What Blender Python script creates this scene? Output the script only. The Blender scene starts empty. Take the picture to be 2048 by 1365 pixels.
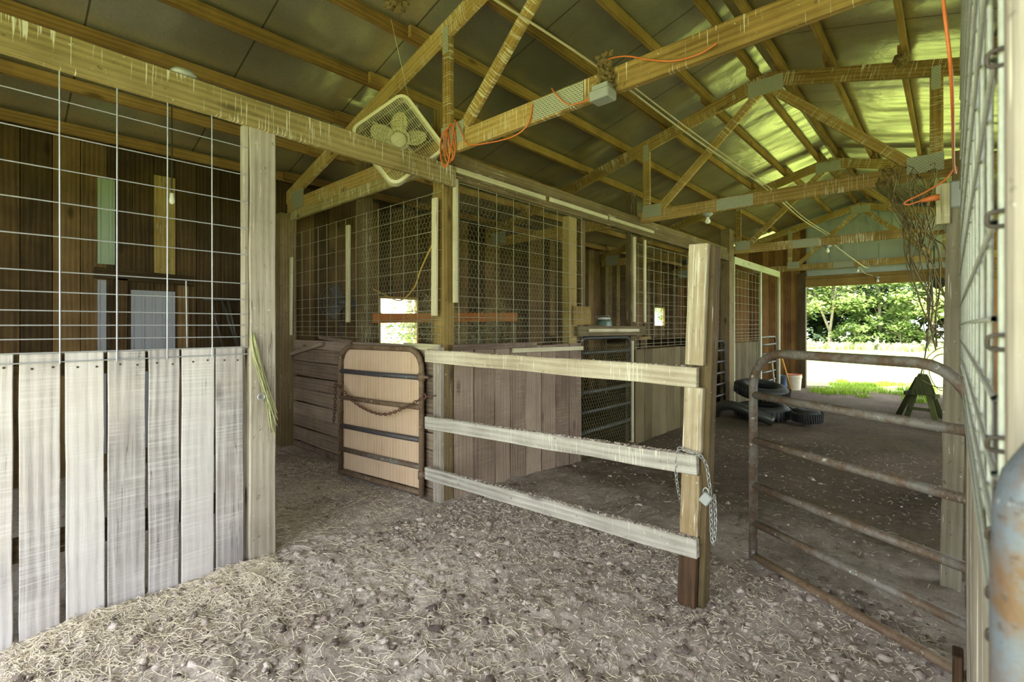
import bpy, math, random
from mathutils import Vector, Matrix, noise, Euler

R = random.Random(7)
sc = bpy.context.scene
col = sc.collection
PI = math.pi
V = Vector

# ------------------------------------------------------------------ camera
TH = math.radians(42.4)
cam_data = bpy.data.cameras.new('camera')
cam = bpy.data.objects.new('camera', cam_data)
col.objects.link(cam)
sc.camera = cam
cam.location = (0, 0, 1.35)
cam.rotation_euler = (PI / 2, 0, TH)
cam_data.sensor_width = 36.0
cam_data.sensor_fit = 'HORIZONTAL'
cam_data.lens = 964.0 / 2048.0 * 36.0
cam_data.shift_y = -(682.5 - 653.0) / 2048.0
cam_data.clip_start = 0.02
cam_data.clip_end = 300
cam_data.dof.use_dof = True
cam_data.dof.focus_distance = 4.0
cam_data.dof.aperture_fstop = 5.6

# ------------------------------------------------------------------ sky, sun, exposure
world = bpy.data.worlds.new('sky')
sc.world = world
world.use_nodes = True
bg = world.node_tree.nodes['Background']
bg.inputs['Color'].default_value = (0.86, 0.93, 1.0, 1)
bg.inputs['Strength'].default_value = 2.0
sun_data = bpy.data.lights.new('sun', 'SUN')
sun = bpy.data.objects.new('sun', sun_data)
col.objects.link(sun)
sun_data.energy = 8.0
sun_data.angle = math.radians(1.0)
sun_data.color = (1.0, 0.96, 0.88)
sun.rotation_euler = V((-0.30, 0.42, -1.0)).to_track_quat('-Z', 'Y').to_euler()
sc.view_settings.view_transform = 'Standard'
sc.view_settings.look = 'None'
sc.view_settings.gamma = 1
sc.view_settings.use_curve_mapping = False
sc.view_settings.exposure = 2.25
sc.cycles.max_bounces = 12
sc.cycles.diffuse_bounces = 7
sc.cycles.glossy_bounces = 4
sc.cycles.transparent_max_bounces = 12
sc.cycles.sample_clamp_indirect = 6.0
sc.cycles.use_denoising = True

# ------------------------------------------------------------------ material helpers
class NT:
    def __init__(s, name):
        s.m = bpy.data.materials.new(name)
        s.m.use_nodes = True
        s.t = s.m.node_tree
        s.b = s.t.nodes['Principled BSDF']
        s.out = s.t.nodes['Material Output']
    def n(s, kind, **kw):
        nd = s.t.nodes.new(kind)
        for k, v in kw.items():
            setattr(nd, k, v)
        return nd
    def l(s, a, b):
        s.t.links.new(a, b)
    def val(s, sock, v):
        if hasattr(v, 'links') or isinstance(v, bpy.types.NodeSocket):
            s.l(v, sock)
        else:
            sock.default_value = v
    def math(s, op, a, b=0.0, clamp=False):
        nd = s.n('ShaderNodeMath', operation=op)
        nd.use_clamp = clamp
        s.val(nd.inputs[0], a)
        s.val(nd.inputs[1], b)
        return nd.outputs[0]
    def vmul(s, vec, k):
        nd = s.n('ShaderNodeVectorMath', operation='MULTIPLY')
        s.l(vec, nd.inputs[0])
        nd.inputs[1].default_value = k
        return nd.outputs[0]
    def noise(s, vec, scale=1.0, detail=4.0, rough=0.6, dist=0.0):
        nd = s.n('ShaderNodeTexNoise')
        s.l(vec, nd.inputs['Vector'])
        nd.inputs['Scale'].default_value = scale
        nd.inputs['Detail'].default_value = detail
        nd.inputs['Roughness'].default_value = rough
        nd.inputs['Distortion'].default_value = dist
        return nd.outputs['Fac']
    def ramp(s, fac, stops):
        nd = s.n('ShaderNodeValToRGB')
        s.l(fac, nd.inputs[0])
        el = nd.color_ramp.elements
        while len(el) < len(stops):
            el.new(0.5)
        for e, (p, c) in zip(el, stops):
            e.position = p
            e.color = c if len(c) == 4 else (*c, 1)
        return nd.outputs[0]
    def step(s, fac, lo, hi):
        nd = s.n('ShaderNodeMapRange')
        s.l(fac, nd.inputs[0])
        nd.inputs[1].default_value = lo
        nd.inputs[2].default_value = hi
        return nd.outputs[0]
    def mix(s, fac, a, b, mode='MIX'):
        nd = s.n('ShaderNodeMix', data_type='RGBA', blend_type=mode)
        s.val(nd.inputs[0], fac)
        s.val(nd.inputs[6], a if not isinstance(a, tuple) or len(a) == 4 else (*a, 1))
        s.val(nd.inputs[7], b if not isinstance(b, tuple) or len(b) == 4 else (*b, 1))
        return nd.outputs[2]
    def bump(s, h, strength=0.3, dist=0.01):
        nd = s.n('ShaderNodeBump')
        nd.inputs['Strength'].default_value = strength
        nd.inputs['Distance'].default_value = dist
        s.l(h, nd.inputs['Height'])
        s.l(nd.outputs[0], s.b.inputs['Normal'])

def lin(c):
    return tuple(((x / 255) / 12.92 if x / 255 <= 0.04045 else ((x / 255 + 0.055) / 1.055) ** 2.4) for x in c)

def wood(name, dark, mid, light, drips=0.0, along=False, stain=None, stain_amt=0.0, spread=0.35, rough=0.85, saw=0.0):
    """Rough timber; UV u runs along the grain in metres, v across; attribute rnd differs per board."""
    t = NT(name)
    uv = t.n('ShaderNodeUVMap').outputs[0]
    at = t.n('ShaderNodeVertexColor', layer_name='rnd')
    sep = t.n('ShaderNodeSeparateColor')
    t.l(at.outputs[0], sep.inputs[0])
    rnd = sep.outputs[0]
    rnd2 = sep.outputs[1]
    tc = t.n('ShaderNodeTexCoord').outputs['Object']
    grain = t.noise(t.vmul(uv, (1.6, 55, 1)), 1.0, 6, 0.62, 0.5)
    wv = t.n('ShaderNodeTexWave', wave_type='BANDS', bands_direction='Y', wave_profile='SIN')
    t.l(t.vmul(uv, (0.16, 1, 1)), wv.inputs['Vector'])
    wv.inputs['Scale'].default_value = 9
    wv.inputs['Distortion'].default_value = 5
    wv.inputs['Detail'].default_value = 1.5
    wv.inputs['Detail Scale'].default_value = 0.6
    blot = t.noise(tc, 2.3, 4, 0.6)
    fineg = t.noise(t.vmul(uv, (9, 240, 1)), 1.0, 3, 0.7)
    g = t.math('ADD', t.math('MULTIPLY', grain, 0.50), t.math('ADD', t.math('MULTIPLY', wv.outputs['Fac'], 0.11), t.math('MULTIPLY', fineg, 0.22)))
    g = t.math('ADD', g, t.math('MULTIPLY', t.math('SUBTRACT', blot, 0.5), 0.55))
    g = t.math('ADD', g, t.math('MULTIPLY', t.math('SUBTRACT', rnd, 0.5), spread))
    c = t.ramp(g, [(0.16, dark), (0.42, mid), (0.70, light)])
    # knots
    vo = t.n('ShaderNodeTexVoronoi')
    t.l(t.vmul(uv, (1.6, 4.5, 1)), vo.inputs['Vector'])
    vo.inputs['Scale'].default_value = 1.0
    kn = t.step(vo.outputs['Distance'], 0.13, 0.05)
    c = t.mix(t.math('MULTIPLY', kn, 0.7), c, tuple(x * 0.45 for x in dark))
    # checks (drying cracks)
    ck = t.noise(t.vmul(uv, (0.9, 36, 1)), 1.0, 2, 0.5, 0.3)
    ckm = t.math('MULTIPLY', t.step(t.math('ABSOLUTE', t.math('SUBTRACT', ck, 0.5)), 0.012, 0.0),
                 t.step(t.noise(t.vmul(uv, (0.7, 3, 1)), 1.0, 2), 0.56, 0.62))
    c = t.mix(t.math('MULTIPLY', ckm, 0.8), c, tuple(x * 0.25 for x in dark))
    h = g
    if saw > 0:
        s1 = t.noise(t.vmul(uv, (130, 2.6, 1)), 1.0, 2, 0.5, 0.4)
        s2 = t.noise(t.vmul(uv, (2.5, 5, 1)), 1.0, 3, 0.6)
        sm = t.math('MULTIPLY', t.step(s1, 0.46, 0.62), t.step(s2, 0.42, 0.60))
        c = t.mix(t.math('MULTIPLY', sm, saw), c, tuple(min(1, x * 1.25) for x in light))
        wz = t.step(t.noise(t.vmul(uv, (1.1, 9, 1)), 1.0, 4, 0.65), 0.56, 0.72)
        c = t.mix(t.math('MULTIPLY', wz, 0.3), c, tuple(x * 0.85 for x in dark))
        h = t.math('ADD', g, t.math('MULTIPLY', s1, 0.3))
    if stain is not None:
        st = t.step(t.noise(tc, 1.1, 5, 0.65), 0.45, 0.68)
        c = t.mix(t.math('MULTIPLY', st, stain_amt), c, stain)
    if drips > 0:
        dv = (4.0, 120.0, 1) if along else (120.0, 4.0, 1)
        d1 = t.noise(t.vmul(uv, dv), 1.0, 2.0, 0.5)
        d2 = t.noise(t.vmul(uv, (2.2, 2.2, 1)), 1.0, 3, 0.6)
        dd = t.step(t.math('ADD', d1, t.math('MULTIPLY', t.math('SUBTRACT', d2, 0.5), 0.6)), 0.72 - 0.10 * drips, 0.77 - 0.10 * drips)
        c = t.mix(t.math('MULTIPLY', dd, 0.8), c, lin((212, 206, 186)))
        sp = t.step(t.noise(t.vmul(uv, (40, 40, 1)), 1.0, 2), 0.70, 0.74)
        c = t.mix(t.math('MULTIPLY', sp, 0.6), c, lin((215, 212, 200)))
        dk = t.step(t.noise(t.vmul(uv, (26, 30, 1)), 1.0, 3), 0.64, 0.72)
        c = t.mix(t.math('MULTIPLY', dk, 0.55), c, tuple(x * 0.35 for x in dark))
    t.l(c, t.b.inputs['Base Color'])
    t.b.inputs['Roughness'].default_value = rough
    t.b.inputs['Specular IOR Level'].default_value = 0.2
    t.bump(h, 0.45, 0.006)
    return t.m

def pipe_mat(name, base, rust, amt, flecks=0.5, metal=0.35, rough=0.55):
    t = NT(name)
    tc = t.n('ShaderNodeTexCoord').outputs['Object']
    n1 = t.noise(tc, 5, 6, 0.7)
    n2 = t.noise(tc, 42, 4, 0.7)
    f = t.step(t.math('ADD', t.math('MULTIPLY', n1, 0.7), t.math('MULTIPLY', n2, 0.3)), 0.62 - amt * 0.25, 0.70 - amt * 0.2)
    c = t.mix(f, base, rust)
    c = t.mix(t.math('MULTIPLY', t.step(t.noise(tc, 95, 3), 0.60, 0.68), 0.5), c, tuple(x * 0.35 for x in rust))
    if flecks > 0:
        c = t.mix(t.math('MULTIPLY', t.step(t.noise(tc, 30, 3, 0.6), 0.66, 0.70), flecks), c, lin((205, 202, 192)))
    t.l(c, t.b.inputs['Base Color'])
    t.b.inputs['Metallic'].default_value = metal
    t.b.inputs['Roughness'].default_value = rough
    t.bump(n2, 0.35, 0.004)
    return t.m

def plain(name, color, rough=0.6, metal=0.0, var=0.25, scale=8.0, bump=0.15):
    t = NT(name)
    tc = t.n('ShaderNodeTexCoord').outputs['Object']
    n1 = t.noise(tc, scale, 5, 0.65)
    c = t.mix(n1, tuple(x * (1 - var) for x in color), tuple(min(1, x * (1 + var)) for x in color))
    t.l(c, t.b.inputs['Base Color'])
    t.b.inputs['Roughness'].default_value = rough
    t.b.inputs['Metallic'].default_value = metal
    if bump:
        t.bump(n1, bump, 0.01)
    return t.m

M = {}
M['grey_plank'] = wood('weathered_grey_plank', lin((140, 134, 133)), lin((190, 184, 182)), lin((212, 207, 206)), saw=0.26, spread=0.3, stain=lin((172, 154, 136)), stain_amt=0.4)
M['brown_plank'] = wood('stall_brown_plank', lin((92, 78, 66)), lin((132, 114, 98)), lin((160, 142, 124)), saw=0.3, stain=lin((104, 86, 66)), stain_amt=0.4)
M['olive_plank'] = wood('stall_olive_plank', lin((62, 53, 36)), lin((92, 80, 56)), lin((120, 107, 78)), stain=lin((92, 84, 50)), stain_amt=0.4)
M['dark_plank'] = wood('barn_wall_plank', lin((52, 40, 24)), lin((94, 74, 46)), lin((132, 106, 68)), spread=0.5, stain=lin((62, 50, 30)), stain_amt=0.5)
M['warm_plank'] = wood('end_wall_plank', lin((88, 60, 32)), lin((138, 102, 58)), lin((176, 136, 84)), spread=0.5)
M['beam'] = wood('droppings_beam', lin((100, 86, 52)), lin((144, 128, 84)), lin((178, 162, 116)), drips=1.2, spread=0.2)
M['truss'] = wood('truss_pine', lin((106, 82, 42)), lin((154, 126, 74)), lin((186, 158, 102)), drips=1.1, spread=0.2)
M['purlin'] = wood('purlin_pine', lin((92, 68, 36)), lin((136, 106, 60)), lin((164, 132, 80)), spread=0.3, stain=lin((80, 62, 36)), stain_amt=0.4)
M['post'] = wood('grey_brown_post', lin((114, 104, 92)), lin((160, 150, 135)), lin((186, 177, 163)), drips=0.1, along=True, spread=0.15)
M['aged_post'] = wood('aged_grey_post', lin((84, 78, 62)), lin((122, 114, 96)), lin((150, 142, 122)), drips=0.3, along=True, spread=0.2)
M['gold_post'] = wood('golden_post', lin((108, 88, 46)), lin((148, 126, 74)), lin((178, 156, 104)), drips=0.2, along=True, spread=0.3)
M['dark_post'] = wood('dark_post', lin((70, 58, 38)), lin((104, 88, 60)), lin((134, 116, 84)), spread=0.3, along=True, drips=0.1)
M['fence'] = wood('fence_board', lin((116, 104, 84)), lin((166, 154, 130)), lin((202, 192, 170)), drips=0.75, spread=0.2)
M['fence_grey'] = wood('grey_fence_board', lin((122, 116, 106)), lin((170, 164, 152)), lin((204, 199, 188)), drips=0.8, spread=0.2)
M['fence_post'] = wood('fence_post_face', lin((122, 108, 78)), lin((168, 155, 126)), lin((200, 189, 164)), drips=0.9, along=True, spread=0.2, stain=lin((120, 86, 42)), stain_amt=0.5)
M['foot_wood'] = wood('damp_post_foot', lin((46, 34, 24)), lin((86, 64, 44)), lin((124, 96, 66)), along=True)
M['batten'] = wood('pale_batten', lin((146, 136, 102)), lin((186, 178, 144)), lin((208, 200, 168)), drips=0.2, spread=0.15)
M['ply'] = wood('plywood_face', lin((172, 142, 114)), lin((206, 178, 148)), lin((222, 198, 170)), spread=0.1, stain=lin((188, 164, 142)), stain_amt=0.5, rough=0.75)
M['orange_board'] = wood('orange_board', lin((130, 74, 30)), lin((176, 104, 48)), lin((196, 128, 66)), spread=0.1)
M['trestle'] = wood('mossy_trestle', lin((38, 40, 20)), lin((62, 66, 34)), lin((86, 90, 50)), spread=0.2)
M['jamb'] = wood('door_jamb', lin((56, 46, 30)), lin((88, 74, 50)), lin((116, 100, 70)), spread=0.2, along=True)
M['header'] = wood('door_header', lin((92, 72, 34)), lin((132, 106, 56)), lin((160, 132, 78)), spread=0.2)
M['white_board'] = wood('pale_green_board', lin((150, 152, 116)), lin((182, 184, 148)), lin((204, 206, 172)), drips=0.1, spread=0.1)
M['bark'] = wood('tree_bark', lin((92, 84, 72)), lin((140, 130, 114)), lin((176, 166, 150)), spread=0.2)
M['pipe'] = pipe_mat('rusty_gate_pipe', lin((118, 113, 106)), lin((98, 78, 60)), 0.75, 0.6, 0.15, 0.65)
M['pipe_dark'] = pipe_mat('dark_gate_pipe', lin((84, 84, 88)), lin((96, 74, 60)), 0.55, 0.5)
M['pipe_rust'] = pipe_mat('brown_rust_pipe', lin((120, 100, 78)), lin((96, 74, 54)), 0.6, 0.5, 0.1, 0.7)
M['pipe_near'] = pipe_mat('galvanised_rust_pipe', lin((96, 102, 112)), lin((100, 76, 54)), 0.75, 0.35, 0.2, 0.5)
M['pipe_black'] = pipe_mat('black_gate_pipe', lin((62, 62, 60)), lin((58, 48, 38)), 0.4, 0.2)
M['wire'] = plain('galvanised_wire', lin((176, 178, 184)), 0.45, 0.5, 0.15, 30, 0)
M['wire_old'] = plain('old_fence_wire', lin((150, 146, 118)), 0.6, 0.3, 0.25, 30, 0)
M['wire_rusty'] = plain('crusted_wire', lin((170, 172, 160)), 0.75, 0.1, 0.3, 60, 0.3)
M['chicken'] = plain('chicken_wire', lin((150, 146, 106)), 0.6, 0.3, 0.25, 30, 0)
M['chain_rust'] = plain('rusty_chain', lin((112, 82, 66)), 0.75, 0.3, 0.3, 40, 0.2)
M['chain_zinc'] = plain('zinc_chain', lin((172, 172, 168)), 0.4, 0.7, 0.15, 40, 0)
M['orange_cord'] = plain('orange_cord', lin((206, 112, 54)), 0.5, 0, 0.3, 14, 0)
M['cable'] = plain('grey_cable', lin((188, 176, 140)), 0.6, 0, 0.15, 20, 0)
M['fan_plastic'] = plain('cream_fan_plastic', lin((212, 206, 172)), 0.5, 0, 0.1, 12, 0)
M['fan_blade'] = plain('dusty_fan_blade', lin((186, 178, 134)), 0.6, 0, 0.15, 12, 0)
M['nest'] = plain('mud_nest', lin((120, 100, 62)), 0.95, 0, 0.55, 60, 1.0)
M['box'] = plain('grey_fixture', lin((150, 152, 148)), 0.5, 0.1, 0.1, 12, 0)
M['glass_bulb'] = plain('bulb_white', lin((226, 226, 214)), 0.2, 0, 0.04, 5, 0)
M['tire'] = plain('black_rubber', lin((30, 31, 28)), 0.62, 0, 0.3, 10, 0.2)
M['tarp'] = plain('black_plastic', lin((46, 48, 42)), 0.3, 0, 0.3, 6, 0.3)
M['bucket'] = plain('dirty_white_bucket', lin((206, 196, 172)), 0.5, 0, 0.3, 9, 0)
M['bucket_rim'] = plain('orange_bucket_rim', lin((196, 118, 84)), 0.5, 0, 0.3, 12, 0)
M['bucket_blue'] = plain('blue_pail', lin((120, 142, 176)), 0.5, 0, 0.1, 9, 0)
M['handle'] = wood('tool_handle', lin((140, 130, 96)), lin((176, 168, 130)), lin((196, 190, 154)), spread=0.1)
M['handle_orange'] = wood('orange_tool_handle', lin((150, 104, 36)), lin((196, 142, 56)), lin((212, 166, 84)), spread=0.1)
M['twine'] = plain('hay_twine', lin((168, 168, 124)), 0.9, 0, 0.25, 40, 0)
M['yellow_rope'] = plain('yellow_rope', lin((206, 168, 70)), 0.7, 0, 0.15, 40, 0)
M['dark_rope'] = plain('dark_rope', lin((52, 52, 36)), 0.8, 0, 0.2, 40, 0)
M['vine'] = plain('dry_vine', lin((120, 106, 66)), 0.9, 0, 0.3, 30, 0)
M['fan_dark'] = plain('dark_fan_grille', lin((76, 72, 66)), 0.5, 0.3, 0.15, 20, 0)
M['jug'] = plain('grey_green_jug', lin((96, 116, 96)), 0.35, 0, 0.1, 8, 0)
M['straw'] = plain('straw', lin((214, 202, 180)), 0.9, 0, 0.25, 3, 0)
M['clod'] = None
M['dark_metal'] = plain('dark_iron', lin((70, 62, 54)), 0.6, 0.4, 0.3, 20, 0.1)
M['blackboard'] = plain('black_door_skin', lin((40, 38, 32)), 0.7, 0, 0.3, 5, 0.1)

def clod_mat():
    t = NT('manure_clod')
    tc = t.n('ShaderNodeTexCoord').outputs['Object']
    at = t.n('ShaderNodeVertexColor', layer_name='rnd')
    sep = t.n('ShaderNodeSeparateColor')
    t.l(at.outputs[0], sep.inputs[0])
    n1 = t.noise(tc, 60, 5, 0.7)
    f = t.math('ADD', t.math('MULTIPLY', sep.outputs[0], 0.75), t.math('MULTIPLY', n1, 0.4))
    c = t.ramp(f, [(0.2, lin((84, 72, 66))), (0.5, lin((142, 126, 116))), (0.9, lin((196, 182, 172)))])
    t.l(c, t.b.inputs['Base Color'])
    t.b.inputs['Roughness'].default_value = 0.95
    t.bump(n1, 0.9, 0.01)
    return t.m
M['clod'] = clod_mat()

def plate_mat():
    t = NT('gusset_plate_steel')
    uv = t.n('ShaderNodeUVMap').outputs[0]
    br = t.n('ShaderNodeTexBrick')
    t.l(t.vmul(uv, (1, 1, 1)), br.inputs['Vector'])
    br.inputs['Scale'].default_value = 1.0
    br.inputs['Brick Width'].default_value = 0.024
    br.inputs['Row Height'].default_value = 0.0125
    br.inputs['Mortar Size'].default_value = 0.0032
    br.inputs['Mortar Smooth'].default_value = 0.2
    br.inputs['Color1'].default_value = (*lin((110, 108, 92)), 1)
    br.inputs['Color2'].default_value = (*lin((130, 128, 108)), 1)
    br.inputs['Mortar'].default_value = (*lin((184, 184, 166)), 1)
    t.l(br.outputs['Color'], t.b.inputs['Base Color'])
    t.b.inputs['Metallic'].default_value = 0.25
    t.b.inputs['Roughness'].default_value = 0.5
    t.bump(br.outputs['Fac'], 0.6, 0.004)
    return t.m
M['plate'] = plate_mat()

def sheet_mat(name, c, rough=0.4, metal=0.3, ribs=0.0):
    t = NT(name)
    tc = t.n('ShaderNodeTexCoord').outputs['Object']
    n1 = t.noise(tc, 3, 5, 0.6)
    cc = t.mix(n1, tuple(x * 0.8 for x in c), tuple(min(1, x * 1.15) for x in c))
    t.l(cc, t.b.inputs['Base Color'])
    t.b.inputs['Metallic'].default_value = metal
    t.b.inputs['Roughness'].default_value = rough
    return t.m
M['siding'] = sheet_mat('gable_siding', lin((168, 176, 170)), 0.5, 0.2)
M['green_sheet'] = sheet_mat('pale_green_sheet', lin((150, 166, 140)), 0.5, 0.1)
M['grey_sheet'] = sheet_mat('pale_grey_sheet', lin((150, 152, 156)), 0.5, 0.1)

def ceiling_mat():
    t = NT('roof_underside')
    uv = t.n('ShaderNodeUVMap').outputs[0]      # u along barn, v down slope
    tc = t.n('ShaderNodeTexCoord').outputs['Object']
    specks = t.step(t.noise(tc, 26, 6, 0.75), 0.60, 0.70)
    mask = t.step(t.noise(tc, 1.3, 3), 0.38, 0.62)
    fine = t.noise(tc, 55, 5, 0.8)
    c = t.mix(fine, lin((176, 172, 150)), lin((230, 226, 204)))
    grime = t.step(t.noise(tc, 0.55, 4, 0.6), 0.40, 0.66)
    c = t.mix(t.math('MULTIPLY', grime, 0.5), c, lin((120, 112, 88)))
    c = t.mix(t.math('MULTIPLY', t.math('MULTIPLY', specks, mask), 0.75), c, lin((74, 66, 42)))
    pale = t.math('MULTIPLY', t.step(t.noise(tc, 38, 5, 0.8), 0.58, 0.68), t.step(t.noise(tc, 1.9, 3), 0.45, 0.6))
    c = t.mix(t.math('MULTIPLY', pale, 0.5), c, lin((232, 226, 196)))
    # seams every 0.91 m along the barn
    su = t.n('ShaderNodeSeparateXYZ')
    t.l(uv, su.inputs[0])
    fr = t.math('FRACT', t.math('DIVIDE', su.outputs[0], 0.9144))
    seam = t.step(t.math('ABSOLUTE', t.math('SUBTRACT', fr, 0.5)), 0.009, 0.003)
    c = t.mix(t.math('MULTIPLY', seam, 0.75), c, lin((48, 44, 28)))
    t.l(c, t.b.inputs['Base Color'])
    t.b.inputs['Metallic'].default_value = 0.82
    t.b.inputs['Roughness'].default_value = 0.33
    big = t.noise(t.vmul(uv, (1.5, 0.35, 1)), 1.0, 2, 0.4)
    med = t.noise(t.vmul(uv, (6, 5, 1)), 1.0, 3, 0.5)
    h = t.math('ADD', t.math('MULTIPLY', big, 1.0), t.math('MULTIPLY', med, 0.08))
    t.bump(h, 0.7, 0.16)
    return t.m
M['ceiling'] = ceiling_mat()

def dirt_mat():
    t = NT('barn_dirt')
    tc = t.n('ShaderNodeTexCoord').outputs['Object']
    n1 = t.noise(tc, 1.1, 5, 0.6)
    n2 = t.noise(tc, 18, 7, 0.75)
    n3 = t.noise(tc, 70, 5, 0.8)
    f = t.math('ADD', t.math('MULTIPLY', n1, 0.35), t.math('ADD', t.math('MULTIPLY', n2, 0.35), t.math('MULTIPLY', n3, 0.3)))
    c = t.ramp(f, [(0.33, lin((112, 98, 90))), (0.43, lin((180, 164, 152))), (0.53, lin((212, 198, 187))), (0.65, lin((230, 219, 208)))])
    # trodden damp earth further down the aisle, with its dimmer light painted in
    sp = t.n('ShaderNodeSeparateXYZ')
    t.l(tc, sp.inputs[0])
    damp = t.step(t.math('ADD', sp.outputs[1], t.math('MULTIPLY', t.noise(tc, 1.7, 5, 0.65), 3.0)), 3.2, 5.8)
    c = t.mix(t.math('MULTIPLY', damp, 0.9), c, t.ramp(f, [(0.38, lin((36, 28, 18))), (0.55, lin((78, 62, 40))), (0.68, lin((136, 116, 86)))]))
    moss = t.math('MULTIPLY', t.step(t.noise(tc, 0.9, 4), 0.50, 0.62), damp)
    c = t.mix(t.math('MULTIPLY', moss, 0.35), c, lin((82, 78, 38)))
    dark = t.step(t.noise(tc, 2.4, 6, 0.72), 0.54, 0.68)
    c = t.mix(t.math('MULTIPLY', dark, 0.5), c, lin((92, 80, 74)))
    dk2 = t.step(t.noise(tc, 22, 5, 0.7), 0.56, 0.66)
    c = t.mix(t.math('MULTIPLY', dk2, 0.5), c, lin((88, 74, 64)))
    fl = t.step(t.noise(t.vmul(tc, (1, 1.3, 1)), 48, 3), 0.66, 0.70)
    c = t.mix(t.math('MULTIPLY', fl, 0.3), c, lin((206, 190, 160)))
    t.l(c, t.b.inputs['Base Color'])
    t.b.inputs['Roughness'].default_value = 0.95
    t.b.inputs['Specular IOR Level'].default_value = 0.1
    t.bump(t.math('ADD', n2, t.math('MULTIPLY', n3, 0.6)), 0.9, 0.03)
    return t.m
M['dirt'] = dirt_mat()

def grass_mat(name, a, b, trans=0.0):
    t = NT(name)
    tc = t.n('ShaderNodeTexCoord').outputs['Object']
    at = t.n('ShaderNodeVertexColor', layer_name='rnd')
    sep = t.n('ShaderNodeSeparateColor')
    t.l(at.outputs[0], sep.inputs[0])
    n1 = t.noise(tc, 0.8, 6, 0.7)
    f = t.math('ADD', t.math('MULTIPLY', n1, 0.6), t.math('MULTIPLY', sep.outputs[0], 0.4))
    c = t.ramp(f, [(0.3, a), (0.7, b)])
    t.l(c, t.b.inputs['Base Color'])
    t.b.inputs['Roughness'].default_value = 0.7
    t.b.inputs['Specular IOR Level'].default_value = 0.15
    if trans > 0:
        tr = t.n('ShaderNodeBsdfTranslucent')
        t.l(c, tr.inputs[0])
        mx = t.n('ShaderNodeMixShader')
        mx.inputs[0].default_value = trans
        t.l(t.b.outputs[0], mx.inputs[1])
        t.l(tr.outputs[0], mx.inputs[2])
        t.l(mx.outputs[0], t.out.inputs[0])
    return t.m
M['lawn'] = grass_mat('lawn_grass', lin((112, 128, 58)), lin((152, 166, 88)))
M['blade'] = grass_mat('grass_blade', lin((96, 124, 32)), lin((150, 176, 62)), 0.3)
M['tall_blade'] = grass_mat('pale_tall_grass', lin((150, 160, 110)), lin((190, 192, 150)), 0.35)
M['leaf'] = grass_mat('tree_leaf', lin((70, 94, 44)), lin((134, 152, 84)), 0.4)
M['leaf_light'] = grass_mat('light_tree_leaf', lin((104, 128, 66)), lin((168, 180, 112)), 0.4)
M['leaf_dark'] = grass_mat('dark_tree_leaf', lin((36, 54, 36)), lin((84, 104, 64)), 0.35)

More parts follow.
